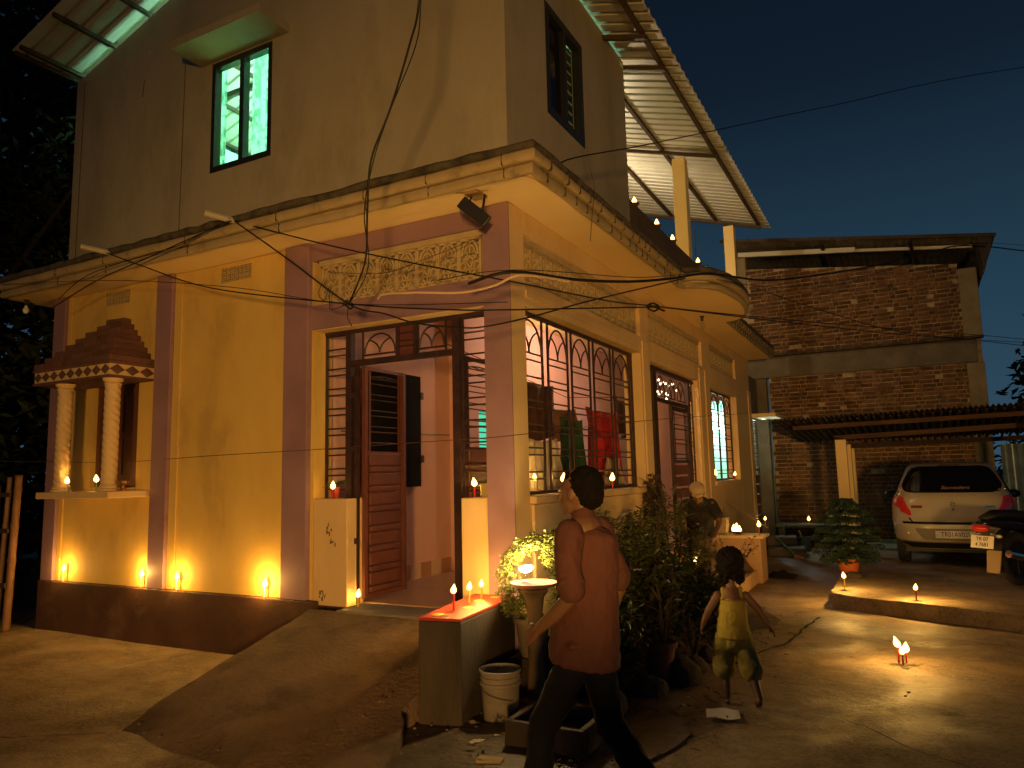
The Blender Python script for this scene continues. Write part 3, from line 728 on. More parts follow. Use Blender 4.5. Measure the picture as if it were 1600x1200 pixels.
# terrace lamp and room lamps, themselves unseen, inferred from the lit roof and window
tl = obj('terrace_bulb', MB().ell((-1.9, 6.6, 6.35), (.03, .03, .045)), M_['led'], H)
lamp('terrace_light', 'POINT', (-1.9, 6.6, 6.15), 120, (1, .78, .46), tl, .05)
tb = obj('room_tube_light', MB().tube([(-4.6, 2.9, 6.3), (-3.4, 2.9, 6.3)], .02, 8), glow('green_white_tube', (.55, 1, .8), 10), H)
lamp('room_light', 'POINT', (-3.7, 2.3, 6.2), 480, (.42, 1.0, .68), tb, .12)

# ------------------------------------------------------------------ annex room at the back with its grille door
obj('annex_wall', MB().box((-2.5, 11.5, 0), (.18, 11.66, 3.5)), M_['mint'], H)
obj('annex_wall', MB().box((-2.5, 10.151, 0), (-2.35, 11.499, 3.5)), M_['mint'], H)
obj('annex_pillar', MB().box((-.155, 11.30, 0), (.18, 11.499, 3.5)), M_['concrete'], H)
obj('annex_lintel', MB().box((-.15, 10.271, 2.62), (-.02, 11.299, 3.5)), M_['concrete'], H)
obj('annex_floor', MB().box((-2.35, 10.151, .1), (-.16, 11.499, .3)), M_['tilefloor'], H)
obj('annex_step', MB().box((-.15, 10.29, -.05), (.35, 11.29, .2)), M_['concrete'], H, bevel=.01)
obj('annex_ceiling', MB().box((-2.35, 10.151, 3.4), (-.16, 11.499, 3.48)), M_['mint'], H)
obj('annex_sunshade', MB().box((-.14, 10.28, 2.63), (.48, 11.5, 2.70)), M_['soffit'], H, bevel=.006)
PA = G('x', -.08); m = MB()
verticals(m, PA, [10.31, 11.27, 10.79], .2, 2.61, .02); hrail(m, PA, 10.31, 11.27, 2.57); hrail(m, PA, 10.31, 11.27, 1.55, .04)
ad = obj('annex_door', m, M_['iron'], H)
grille_panel(ad, PA, 10.33, 10.77, 1.58, 2.57, arch=.02, period=.16); grille_panel(ad, PA, 10.81, 11.25, 1.58, 2.57, arch=.02, period=.16)
for a, b in ((10.335, 10.765), (10.815, 11.245)):
    for k in range(6): obj('panel', MB().box((-.095, a, .24 + k * .21), (-.07, b, .42 + k * .21)), M_['redmetal'], ad, bevel=.01)
tb = obj('annex_tube_light', MB().tube([(-1.9, 11.44, 2.5), (-.8, 11.44, 2.5)], .022, 8), glow('cool_tube', (.75, 1, .95), 14), H)
lamp('annex_light', 'POINT', (-1.3, 11.2, 2.60), 80, (.42, .98, .80), tb, .05)
lamp('annex_door_light', 'POINT', (-.36, 11.32, 2.36), 75, (.70, .88, 1.0), tb, .03)
vb = obj('verandah_fill_bulb', MB().ell((-1.1, 4.6, 3.62), (.03, .03, .045)), M_['led'], H)  # hidden bulb added to brighten the verandah interior
lamp('verandah_fill', 'POINT', (-1.1, 4.6, 3.5), 75, (1, .70, .46), vb, .05)
# ------------------------------------------------------------------ brick building at the back
bb = thing("brick_building", "unplastered two storey brick building with tin roof behind the car", "building", (2, 11.7, 0))
BX0, BX1, BY = -.40, 4.22, 11.7
obj('wall', MB().box((.185, BY + .012, 0), (3.90, BY + .22, 3.57)), M_['mortar'], bb)
zt = lambda x: 6.05 - .125 * x
obj('wall', MB().add([(-.38, BY + .012, 4.03), (3.90, BY + .012, 4.03), (3.90, BY + .012, zt(3.9)), (-.38, BY + .012, zt(-.38)), (-.38, BY + .22, 4.03), (3.90, BY + .22, 4.03), (3.90, BY + .22, zt(3.9)), (-.38, BY + .22, zt(-.38))], [(0, 1, 2, 3), (7, 6, 5, 4), (3, 2, 6, 7), (0, 3, 7, 4), (1, 5, 6, 2)]), M_['mortar'], bb)
obj('beam', MB().box((-.42, BY - .05, 3.56), (4.10, BY + .23, 4.02)), M_['concrete'], bb, bevel=.02)
obj('ledge', MB().box((-.42, BY - .16, 4.02), (4.22, BY + .01, 4.07)), M_['moss'], bb, bevel=.01)
PC = mat('pale_old_plaster', (.34, .27, .16), .9, (.25, .19, .11), 3, bump=.3, dirt=(.10, .08, .05), dscale=2)
obj('pillar', MB().box((3.901, BY - .02, 0), (4.20, BY + .23, 3.559)), PC, bb, bevel=.015)
obj('pillar', MB().box((3.901, BY - .02, 4.071), (4.22, BY + .23, 5.45)), PC, bb, bevel=.015)
obj('pillar', MB().box((-.40, BY - .03, 5.2), (-.15, BY + .23, 6.35)), PC, bb, bevel=.015)
obj('side_wall', MB().box((4.0, BY + .231, 0), (4.2, BY + 4, 5.5)), M_['mortar'], bb)
obj('roof_truss', MB().beam((-.3, BY - .02, 6.42), (2.1, BY - .02, 6.15), .06, .10), M_['white'], bb)
obj('roof_truss', MB().beam((2.1, BY + .1, 6.16), (4.2, BY + .1, 5.9), .05, .06), M_['white'], bb)
for x, h in ((1.45, .2), (3.1, .16)):
    obj('rafter', MB().beam((x, BY - .35, 6.52 - .142 * x), (x + .45, BY + 3.2, 5.9 - .142 * x), .06, .08), M_['dkwood'], bb)
rr = []
ys = [BY - .45 + 4.2 * i / 1 for i in (0, 1)]
g = []
for i in range(120):
    x = -.6 + 5.15 * i / 119; z = 6.62 - .148 * x + .012 * (i % 3 == 0)
    g.append([(x, BY - .45, z), (x, BY + 4.0, z - .25)])
ro = obj('roof_sheet', MB().sheet(g), mat('weathered_pale_tin', (.30, .26, .21), .6, (.16, .13, .10), 3), bb); md = ro.modifiers.new('s', 'SOLIDIFY'); md.thickness = .004
obj('fascia', MB().beam((-.6, BY - .46, 6.68), (4.55, BY - .46, 5.92), .02, .07), M_['tin_dark'], bb)
obj('gable_board', MB().add([(4.25, BY - .44, 5.95), (4.5, BY - .44, 5.9), (4.3, BY - .44, 5.2), (4.25, BY + .2, 5.2), (4.25, BY + .2, 5.95)], [(0, 2, 1), (0, 4, 3, 2)]), M_['tin_dark'], bb)
bm1 = MB().cbox((0, 0, 0), (.228, .03, .068)).mesh('brick'); bm1.materials.append(M_['brick'])
bm2 = MB().cbox((0, 0, 0), (.105, .03, .068)).mesh('brick_header'); bm2.materials.append(M_['brick'])
nb = 0; rest = MB(); LX, LY, LZ = wloc(bb)
def brick_rows(x0, x1f, z0, z1f, count):
    global nb
    z = z0 + .04; r = 0
    while z < z1f(x0 + .2):
        x = x0 + (.06 if r % 2 else 0) + random.uniform(-.03, .03); k = 0
        while x < x1f - .03:
            L0 = .228 if (k % 2 == 0) else .105; L_ = min(L0, x1f - x - .004)
            cx = x + L_ / 2
            if z < z1f(cx) - .03 and random.random() > .015:
                p = (cx, BY + random.uniform(-.001, .014), z + random.uniform(-.005, .005))
                if nb < count:
                    o_ = bpy.data.objects.new('brick', bm1 if L0 > .2 else bm2); o_.scale.x = L_ / L0; COL.objects.link(o_); o_.parent = bb
                    o_.location = (p[0] - LX, p[1] - LY, p[2]); o_.rotation_euler = (0, random.uniform(-.015, .015), 0)
                    nb += 1
                else: rest.box((cx - L_ / 2, p[1] - .015, p[2] - .034), (cx + L_ / 2, p[1] + .015, p[2] + .034))
            x += L_ + .014; k += 1
        z += .084; r += 1
brick_rows(-.13, 3.90, 4.08, zt, 290)
brick_rows(.19, 3.90, .02, lambda x: 3.55, 290)
obj('brick_courses', rest, M_['brick'], bb, kind='stuff')
# junk and bricks along the foot of the wall
obj_bench = thing("washing_ledge", "low cement washing ledge at the foot of the brick wall holding a candle", "ledge", (.9, 11.2, 0))
obj('slab', MB().box((.25, 10.9, .40), (1.7, 11.6, .46)), M_['concrete'], obj_bench, bevel=.015)
for x in (.35, 1.0, 1.6): obj('support', MB().box((x - .06, 11.0, 0), (x + .06, 11.55, .40)), M_['dkwood'] if x == 1. else M_['concrete'], obj_bench)
st = thing("stone_step", "dark cement slab step beside the annex door", "step", (.7, 9.6, 0))
obj('tread', MB().box((.30, 9.2, 0), (.95, 9.9, .14), rz=.15), M_['concrete'], st, bevel=.02)
obj('tread', MB().box((.22, 9.75, .141), (.75, 10.25, .30), rz=.1), M_['concrete'], st, bevel=.02)
bk = thing("washing_bucket", "small dark green bucket with a wooden stick on the cement step", "bucket", (.83, 10.5, .0))
obj('body', MB().lathe([(.10, 0), (.14, .24), (.15, .25), (.145, .25), (.12, .1)], (.83, 10.5, .0), 18), mat('dull_green_plastic', (.06, .09, .07), .5), bk, smooth=True)
obj('stick', MB().tube([(.83, 10.5, .05), (.74, 10.5, .38)], .012, 6), M_['white'], bk)
can = tag(obj('plastic_can', MB().lathe([(.05, 0), (.055, .02), (.055, .14), (.03, .17), (.03, .2)], (1.28, 11.2, .462), 14), mat('pale_can', (.6, .5, .3), .5), None, smooth=True), 'small pale plastic can standing on the washing ledge', 'can')

# ------------------------------------------------------------------ carport
cpt = thing("carport", "low carport of timber poles and rusty tin over the white car", "carport", (3.5, 9.2, 0))
for i, y in enumerate((8.55, 9.75, 10.8)):
    obj('post', MB().box((1.66 - .0 * i, y - .08, 0), (1.83, y + .08, 2.05 - .05 * i)), M_['soffit'], cpt, bevel=.008)
RW = mat('red_brown_timber', (.13, .065, .035), .8, (.07, .035, .02), 5, stretch=(.4, 4, 4), bump=.3)
obj('beam', MB().beam((1.0, 8.55, 2.28), (6.2, 8.55, 2.38), .06, .07), RW, cpt)
obj('beam', MB().beam((1.62, 9.0, 2.10), (6.2, 9.0, 2.24), .06, .08), RW, cpt)
obj('beam', MB().beam((1.5, 10.6, 1.98), (6.2, 10.6, 2.06), .06, .08), M_['dkwood'], cpt)
obj('beam', MB().beam((1.745, 8.5, 2.06), (1.745, 11.2, 1.90), .05, .06), M_['dkwood'], cpt)
obj('post', MB().tube([(4.42, 8.5, 0), (4.40, 8.52, 2.25)], .07, 8), RW, cpt)
for k in range(44):
    x = .85 + k * .12
    obj('batten', MB().beam((x, 8.28 + random.uniform(-.04, .04), 2.37 + .019 * (x - 1)), (x + .10, 11.3, 2.10 + random.uniform(-.03, .02)), .035, .022), M_['dkwood'], cpt)
g = []
for i in range(300):
    x = .75 + 5.5 * i / 299; h = .022 * sin(i * 1.57)
    g.append([(x, 8.22, 2.42 + .019 * (x - 1) + h), (x, 11.5, 2.14 + h)])
ro = obj('roof_sheet', MB().sheet(g), M_['tin_dark'], cpt); md = ro.modifiers.new('s', 'SOLIDIFY'); md.thickness = .003
g = []
for i in range(160):
    x = 4.3 + 3.5 * i / 159; g.append([(x, 11.6 + .018 * sin(i * 1.3), .0), (x, 11.6 + .018 * sin(i * 1.3), 1.95)])
tag(obj('tin_fence', MB().sheet(g), mat('blue_lit_tin', (.30, .38, .42), .4, (.16, .2, .22), 3, metal=.5), None), 'corrugated tin fence panel with cool bluish light in its colour behind the right side of the car', 'fence')  # cool light falling on the tin is put into its blue colour

# ------------------------------------------------------------------ side steps of the verandah, with low end wall
sw = thing("step_wall", "low orange lit plastered wall beside the verandah steps carrying a diya", "low wall", (.45, 5.95, 0))
ORP = mat('ochre_plaster', (.62, .38, .20), .7, (.52, .31, .16), 2, bump=.1)
obj('wall', MB().box((.03, 5.82, 0), (.80, 6.28, .62)), ORP, sw, bevel=.008)
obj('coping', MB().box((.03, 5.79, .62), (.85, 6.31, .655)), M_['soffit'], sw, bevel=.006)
st = thing("verandah_steps", "low cement steps below the verandah side door", "steps", (.4, 4.9, 0))
obj('step', MB().box((.03, 3.7, 0), (.74, 5.785, .19)), ORP, st, bevel=.012); obj('step', MB().box((.03, 3.9, .19), (.42, 5.785, .36)), ORP, st, bevel=.012)
cloth = MB(); g = []
for i in range(9):
    g.append([(.36 + .34 * i / 8, 5.45 + .3 * j / 8 - .0, .195 + .0 + .22 * max(0, 1 - abs(i - 4) / 4) * (j / 8) + .01 * sin(i * 3 + j * 2)) for j in range(9)])
tag(obj('sack', cloth.sheet(g), mat('brown_sackcloth', (.16, .085, .05), .95, (.10, .055, .035), 12), None, smooth=True, ang=0), 'brown sackcloth leaning in the corner of the verandah steps', 'sack')
g = []
for i in range(9):
    g.append([(.72 + .42 * i / 8, 6.35 + .5 * j / 8, .012 + .07 * sin(pi * i / 8) * sin(pi * j / 8) * (1 + .5 * sin(i * 2 + j))) for j in range(9)])
tag(obj('black_cloth', MB().sheet(g), mat('black_rag', (.012, .010, .009), .95), None, smooth=True, ang=0), 'crumpled black rag on the ground behind the low step wall', 'cloth')
stk = tag(obj('wooden_stick', MB().tube([(.10, 7.25, 1.06), (.80, 6.5, .72)], .011, 6), mat('pale_bamboo', (.45, .32, .16), .6), None), 'pale stick leaning over the low wall beside the verandah steps', 'stick')
# broom on the ground
br = thing("broom", "straw broom with green handle lying on the yard by the brick building", "broom", (.85, 8.95, 0))
obj('handle', MB().tube([(.45, 9.5, .32), (.80, 9.02, .07)], .018, 8), mat('green_plastic', (.03, .22, .07), .4), br)
m = MB()
for k in range(60):
    a = random.uniform(-.6, .6); m.tube([(.80, 9.02, .06), (.86 + .16 * cos(-.9 + a), 8.98 + .2 * sin(-.9 + a), random.uniform(.004, .03))], .004, 4)
obj('straw', m, mat('straw', (.50, .30, .14), .9), br, kind='stuff')

# ------------------------------------------------------------------ dark trees round the plot
LEAF = mat('dark_leaf', (.022, .030, .012), .7, (.038, .046, .015), 8, rand=.4)
BARK = mat('bark', (.07, .05, .035), .95, (.04, .03, .02), 8, bump=.6)
def leaf_cloud(m, c, r, n, ls, droop=.3, wfac=.45):
    for _ in range(n):
        while True:
            p = Vector((random.uniform(-1, 1), random.uniform(-1, 1), random.uniform(-1, 1)))
            if p.length <= 1: break
        p = p * (.55 + .45 * random.random()) / max(p.length, .4) * min(1, p.length + .25)
        q = Vector((c[0] + p.x * r[0], c[1] + p.y * r[1], c[2] + p.z * r[2]))
        a = random.uniform(0, 2 * pi); l = ls * random.uniform(.6, 1.3); d = Vector((cos(a), sin(a), random.uniform(-1, .5) - droop)).normalized()
        s_ = d.cross(Vector((random.uniform(-.4, .4), random.uniform(-.4, .4), 1))).normalized() * l * wfac / 2
        n_ = s_.cross(d).normalized() * l * .08
        m.add([q, q + d * l * .45 - s_ + n_, q + d * l, q + d * l * .45 + s_ + n_, q + d * l * .5 - n_], [(0, 1, 4), (1, 2, 4), (2, 3, 4), (3, 0, 4)])
    return m
def tree(x, y, h, label, cr=2.0, n=1500, seed=0):
    random.seed(100 + seed)
    t = thing("tree", label, "tree", (x, y, 0), group="dark trees round the house")
    tr = MB().tube([(x, y, -.1), (x + .1, y, h * .3), (x - .05, y + .1, h * .6), (x + .15, y, h * .85)], [.17, .13, .09, .03], 10); 
    for k in range(6):
        a = k * 1.1; z = h * (.45 + .07 * k); tr.tube([(x, y, z), (x + cr * .5 * cos(a), y + cr * .5 * sin(a), z + h * .12), (x + cr * .8 * cos(a), y + cr * .8 * sin(a), z + h * .2)], [.05, .035, .012], 6)
    obj('trunk', tr, BARK, t, smooth=True)
    c = MB()
    for k in range(11):
        a = random.uniform(0, 2 * pi); d_ = cr * random.uniform(.1, .75)
        leaf_cloud(c, (x + d_ * cos(a), y + d_ * sin(a), h * random.uniform(.55, .98)), (cr * .42, cr * .42, h * .13), n // 11, .22)
    obj('crown', c, LEAF, t, kind='stuff')
tree(-8.6, 2.6, 6.5, 'dark leafy tree close behind the left end of the house', 2.0, 2600, 1)
tree(-9.2, -.6, 5.0, 'dark tree at the left edge of the photo near the bamboo poles', 1.8, 2200, 2)
tree(-11.5, 5.5, 8.0, 'tall dark tree farthest to the left behind the house', 2.6, 2400, 3)
tree(7.5, 17.5, 6.2, 'dark tree rising beyond the right end of the brick building', 2.4, 2600, 4)
tree(10.5, 21, 5.6, 'dark distant tree at the right edge of the photo', 3.0, 2200, 5)
tree(13.5, 15.5, 5.0, 'dark tree low over the right end of the carport', 2.6, 2200, 6)
tree(-10.0, 1.0, 9.5, 'very tall dark tree rising behind the left roof corner', 3.4, 5200, 7)
tree(-12.5, -2.5, 9.0, 'tall dark tree filling the far left of the photo', 3.6, 5200, 8)
tree(-9.6, 6.5, 9.5, 'tall dark tree just behind the left end of the house', 3.2, 5200, 9)
random.seed(55)
hd = MB()
for k in range(84):
    leaf_cloud(hd, (-8.0 - random.uniform(0, 3.0), -2.2 + k * .2, random.uniform(.3, 7.0)), (1.1, .9, 1.1), 200, .30)
for k in range(110):
    leaf_cloud(hd, (-11.5 - random.uniform(0, 5), -8 + k * .26, random.uniform(1, 13)), (2.2, 1.8, 2.2), 260, .62)
tag(obj('hedge', hd, LEAF, None), 'dark undergrowth in the gap left of the house', 'undergrowth', kind='stuff')
hd = MB()
for k in range(24):
    leaf_cloud(hd, (4.6 + k * .75, 14.8 + random.uniform(0, 3), random.uniform(.5, 2.6)), (1.1, .8, 1.0), 130, .26)
for k in range(46):
    leaf_cloud(hd, (6.0 + k * .22, 15.5 + random.uniform(0, 2.5), random.uniform(1.0, 4.0)), (1.3, 1.0, 1.3), 170, .34)
tag(obj('hedge', hd, LEAF, None), 'dark undergrowth behind the carport', 'undergrowth', kind='stuff')
# bamboo poles at the left
BAM = mat('old_bamboo', (.30, .14, .06), .6, (.18, .09, .04), 4, bump=.1)
for i, (x, y, h, lean, lb) in enumerate(((-6.30, -.30, 1.72, .10, 'thick bamboo pole nearest the house at the left edge'), (-6.42, -.34, 1.70, .12, 'bamboo pole just left of the thick one'), (-6.72, -.45, 1.66, .03, 'thin bamboo pole farthest to the left'))):
    pts = []; rs = []; n = 40; r0 = (.042, .03, .026)[i]
    for k in range(n + 1):
        t = k / n; pts.append((x + lean * t * .9, y, h * t)); rs.append(r0 * (1.12 if k % 9 == 0 else 1) * (1 - .1 * t))
    tag(obj('bamboo_pole', MB().tube(pts, rs, 10), BAM, None, smooth=True, ang=0), lb, 'bamboo pole', group='bamboo poles of the fence')
g = MB()
for z in (.5, 1.1, 1.5): g.beam((-9.5, -.5, z), (-6.2, -.30, z), .02, .05)
fn = thing("bamboo_fence", "dark split bamboo fence running left from the poles", "fence", (-7.8, -.4, 0))
for z in (.5, 1.1, 1.5): obj('rail', MB().beam((-10.5, -.62, z), (-6.25, -.36, z), .02, .05), M_['dkwood'], fn)
for k in range(34): obj('slat', MB().beam((-10.4 + k * .12, -.63 + k * .0068, 0), (-10.4 + k * .12 + random.uniform(-.03, .03), -.63 + k * .0068, 1.6 + random.uniform(-.12, .08)), .07, .012), M_['dkwood'], fn)
# ------------------------------------------------------------------ text helper
def text_obj(name, s, size, loc, rot, mt_, parent, ext=.001, shear=0, sx=1.0):
    cu = bpy.data.curves.new(name, 'FONT'); cu.body = s; cu.size = size; cu.extrude = ext; cu.align_x = 'CENTER'; cu.align_y = 'CENTER'; cu.shear = shear
    t = bpy.data.objects.new(name, cu); COL.objects.link(t)
    dg = bpy.context.evaluated_depsgraph_get(); dg.update()
    me = bpy.data.meshes.new_from_object(t.evaluated_get(dg)); bpy.data.objects.remove(t); bpy.data.curves.remove(cu)
    o = bpy.data.objects.new(name, me); COL.objects.link(o); me.materials.clear(); me.materials.append(mt_)
    o.parent = parent; o.location = loc; o.rotation_euler = rot; o.scale = (sx, 1, 1)
    return o
# ------------------------------------------------------------------ the parked hatchback, seen from behind (local: rear at y=0, x across, built facing +y)
PAINT = mat('silver_white_paint', (.44, .38, .27), .28, spec=.6, coat=.6)
RED = mat('tail_lamp_red', (.50, .012, .012), .12, spec=.8, emit=(.6, .02, .01), estr=.05)
CLEAR = mat('tail_lamp_clear', (.45, .40, .36), .12, spec=.8)
CHROME = mat('chrome', (.8, .75, .65), .15, metal=1)
RUB = mat('tyre_rubber', (.02, .018, .016), .85, (.04, .035, .03), 10)
PLASTIC = mat('black_plastic', (.014, .013, .012), .5)
car = thing("parked_car", "pale hatchback parked under the carport with its rear to the yard", "car", (3.22, 7.00, .168), rz=rad(-2)); car.scale = (.93, .93, .93)
LV = [(.26, .70, .10), (.32, .79, .02), (.40, .83, -.03), (.55, .845, -.05), (.66, .85, -.045), (.68, .85, -.02), (.72, .85, .02), (.80, .85, .03), (.90, .845, .04), (1.0, .83, .06), (1.06, .80, .08), (1.10, .775, .12), (1.2, .74, .20), (1.3, .70, .28), (1.4, .655, .37), (1.48, .615, .46), (1.53, .58, .55), (1.56, .50, .72), (1.57, .30, .95)]
def lv(z):
    for a, b in zip(LV, LV[1:]):
        if a[0] <= z <= b[0]:
            t = (z - a[0]) / (b[0] - a[0]); return a[1] + (b[1] - a[1]) * t, a[2] + (b[2] - a[2]) * t
    return LV[-1][1:] if z > LV[-1][0] else LV[0][1:]
def RS(u, z, off=0):
    """rear surface point, u in -1..1"""
    w_, yr = lv(z); a = min(1, abs(u)); dep = .62 * (1 - (1 - a ** 3.4) ** (1 / 2.6))
    return (u * w_ , yr + dep + .03 * a * a - off, z)
def front_y(z):
    return 3.55 - max(0, z - .75) ** 1.2 * 2.6 if z > .75 else 3.55
def lpart(name, mb, m_, parent=car, **k):
    me = mb.mesh(name); 
    o = bpy.data.objects.new(name, me); me.materials.append(m_); COL.objects.link(o); o.parent = parent; finish(o, **k); return o
g = []
for z, w_, yr in LV:
    row = []
    for i in range(41): row.append(RS(-1 + 2 * i / 40, z))
    fy = max(front_y(z), yr + 1.0)
    for i in range(1, 12): row.append((w_ * (1 - .0 * i), row[40][1] + (fy - .3 - row[40][1]) * i / 12, z))
    for i in range(13): a = i / 12; u = 1 - 2 * a; row.append((u * w_, fy - .3 * (abs(u) ** 3), z))
    for i in range(1, 12): row.append((-w_, fy - .3 - (fy - .3 - row[0][1]) * i / 12, z))
    row.append(row[0]); g.append(row)
body = MB().sheet(g); n_ = len(g[0]); b_ = (len(g) - 1) * n_
body.add([g[-1][i] for i in range(n_ - 1)], [tuple(range(n_ - 1))])
cb = lpart('body', body, PAINT, smooth=True, ang=50)
sd = cb.modifiers.new('s', 'SUBSURF'); sd.levels = 1; sd.render_levels = 1
def patch(rows, off, n=10, thick=.004):
    """rows of (z, ul, ur)"""
    g = [[RS(ul + (ur - ul) * i / n, z, off) for i in range(n + 1)] for z, ul, ur in rows]
    return MB().sheet(g)
rows = [(1.125, -.70, .70), (1.14, -.80, .80), (1.18, -.86, .86), (1.24, -.89, .89), (1.34, -.88, .88), (1.42, -.86, .86), (1.47, -.82, .82), (1.495, -.70, .70)]
lpart('rear_window', patch(rows, .012, 24), M_['darkglass'], smooth=True, ang=0)
lpart('window_seal', patch([(1.105, -.70, .70), (1.122, -.82, .82), (1.17, -.90, .90), (1.24, -.93, .93), (1.34, -.92, .92), (1.43, -.90, .90), (1.485, -.86, .86), (1.51, -.72, .72)], .008, 24), M_['black'], smooth=True, ang=0)
for s_ in (-1, 1):
    tl_ = lpart('tail_lamp', patch([(.76, s_ * .66, s_ * .70), (.82, s_ * .67, s_ * .84), (.91, s_ * .73, s_ * .965), (1.0, s_ * .785, s_ * .98), (1.045, s_ * .81, s_ * .985)], .010, 8), RED, smooth=True, ang=0)
    lpart('clear_lens', patch([(1.05, s_ * .815, s_ * .985), (1.12, s_ * .85, s_ * .975), (1.19, s_ * .90, s_ * .96)], .012, 6), CLEAR, tl_, smooth=True, ang=0)
    for z in (1.08, 1.145):
        p = RS(s_ * .925, z, .012); lpart('reflector', MB().ell(p, (.022, .012, .022), 12, 8), CHROME, tl_, smooth=True)
lpart('bumper_gap', patch([(.640, -.80, .80), (.672, -.82, .82)], .012, 24), M_['black'])
lpart('boot_shut_line', patch([(.672, -.66, -.64), (.70, -.70, -.665), (.73, -.715, -.69)], .012, 2), M_['black'])
bmp = lpart('bumper', patch([(.36, -.93, .93), (.40, -.975, .975), (.48, -.985, .985), (.58, -.985, .985), (.625, -.98, .98), (.64, -.97, .97)], .028, 40), PAINT, smooth=True, ang=0); md = bmp.modifiers.new('s', 'SOLIDIFY'); md.thickness = .02
lpart('plate_recess', patch([(.40, -.46, .46), (.42, -.52, .52), (.56, -.62, .62), (.575, -.60, .60)], .031, 16), mat('recess_grey', (.20, .17, .13), .6), smooth=True, ang=0)
lpart('lower_valance', patch([(.27, -.86, .86), (.36, -.93, .93)], .022, 24), PLASTIC, smooth=True, ang=0)
pl = lpart('number_plate', MB().box((-.26, -.088, .435), (.26, -.080, .545)), M_['white'], bevel=.004)
text_obj('plate_text', 'TR01AV0293', .098, (.025, -.0885, .490), (pi / 2, 0, 0), M_['black'], pl, .0015, 0, .79)
text_obj('plate_mark', 'IND', .02, (-.236, -.0885, .47), (pi / 2, 0, 0), mat('plate_blue', (.05, .1, .4), .5), pl, .001)
lpart('handle_strip', patch([(.575, -.25, .25), (.60, -.25, .25)], .035, 8), PAINT)
p = RS(0, .93, .012); bd = lpart('badge', MB().tube([(-.03, p[1], .955), (.0, p[1], .968), (.03, p[1], .950), (-.03, p[1], .925), (.0, p[1], .908), (.03, p[1], .920)], .007, 6), CHROME, smooth=True)
text_obj('lettering', 'S', .085, (0, p[1] - .002, .938), (pi / 2, 0, 0), CHROME, bd, .004)
lpart('lock', MB().ell((0, RS(0, .85)[1], .855), (.016, .008, .016)), CHROME, smooth=True)
lpart('model_badge', patch([(.875, -.66, -.48), (.915, -.66, -.48)], .012, 3), mat('dark_red_badge', (.16, .02, .015), .4)); lpart('model_badge', patch([(.885, .48, .64), (.91, .48, .64)], .010, 3), M_['recess'] if 'recess' in M_ else CHROME)
q = RS(0, 1.18, .016); text_obj('glass_sticker', 'Sauvaders', .085, (.05, q[1] - .012, 1.18), (rad(52), 0, 0), mat('sticker_tan', (.40, .20, .12), .7), car, .0008, .35, 1.1)
for s_ in (-1, 1):
    w_ = lpart('wheel', MB(), RUB); w_.data = MB().lathe([(.15, -.085), (.25, -.09), (.278, -.075), (.285, -.03), (.285, .03), (.278, .075), (.25, .09), (.15, .085)], n=28).mesh('wheel'); w_.data.materials.append(RUB); finish(w_, smooth=True)
    w_.rotation_euler = (0, pi / 2, 0); w_.location = (s_ * .72, .62, .285)
    rm_ = bpy.data.objects.new('rim', MB().lathe([(.02, .06), (.16, .075), (.165, .09), (.15, .05)], n=20).mesh('rim')); rm_.data.materials.append(CHROME); COL.objects.link(rm_); rm_.parent = w_
    f_ = copy_tree(w_, car); f_.location = (s_ * .72, 2.95, .285)
    sw_ = lpart('side_window', MB().add([(s_ * .812, .75, 1.06), (s_ * .805, 2.3, 1.06), (s_ * .665, 1.8, 1.42), (s_ * .665, .95, 1.42)], [(0, 1, 2, 3) if s_ > 0 else (3, 2, 1, 0)]), M_['darkglass'])
    mr_ = lpart('mirror', MB().ell((s_ * .93, 2.15, 1.02), (.10, .06, .07)), PLASTIC, smooth=True)
lpart('bumper_reflector', MB().cbox((-.62, RS(-.73, .52)[1] - .03, .50), (.03, .012, .03)), CLEAR)
lpart('underbody', MB().box((-.68, .25, .20), (.68, 3.2, .32)), PLASTIC)
lpart('high_brake_lamp', patch([(1.515, -.25, .25), (1.53, -.25, .25)], .012, 6), mat('dull_red', (.12, .01, .01), .4))

# ------------------------------------------------------------------ motorcycle at the right edge (local, rear toward -y)
mc = thing("motorcycle", "dark motorcycle at the right edge with red tail lamp and white plate", "motorcycle", (3.56, 5.30, .165), rz=rad(-42))
mp_ = lambda *a, **k: lpart(*a, parent=mc, **k)
def wheel_mesh(R, r):
    prof = []
    for k in range(13):
        a = 2 * pi * k / 12; prof.append((R - r + r * cos(a), r * 1.0 * sin(a)))
    return MB().lathe(prof[:13], n=36)
for y, nm in ((.30, 'wheel'), (1.58, 'wheel')):
    o_ = bpy.data.objects.new(nm, wheel_mesh(.31, .055).mesh(nm)); o_.data.materials.append(RUB); COL.objects.link(o_); o_.parent = mc; o_.rotation_euler = (0, pi / 2, 0); o_.location = (0, y, .31); finish(o_, smooth=True)
    r_ = MB()
    for k in range(10): a = 2 * pi * k / 10; r_.tube([(.03 * cos(a), .03 * sin(a), 0), (.22 * cos(a), .22 * sin(a), 0)], .009, 5)
    r_.tube([(.22 * cos(2 * pi * k / 24), .22 * sin(2 * pi * k / 24), 0) for k in range(25)], .014, 6, cap=False)
    q_ = bpy.data.objects.new('rim', r_.mesh('rim')); q_.data.materials.append(PLASTIC); COL.objects.link(q_); q_.parent = o_
mp_('rear_mudguard', MB().sheet([[(x, .30 - .37 * cos(a), .31 + .37 * sin(a)) for x in (-.075, -.06, .06, .075)] for a in [pi * k / 16 - .25 for k in range(15)]]), PLASTIC, smooth=True, ang=0)
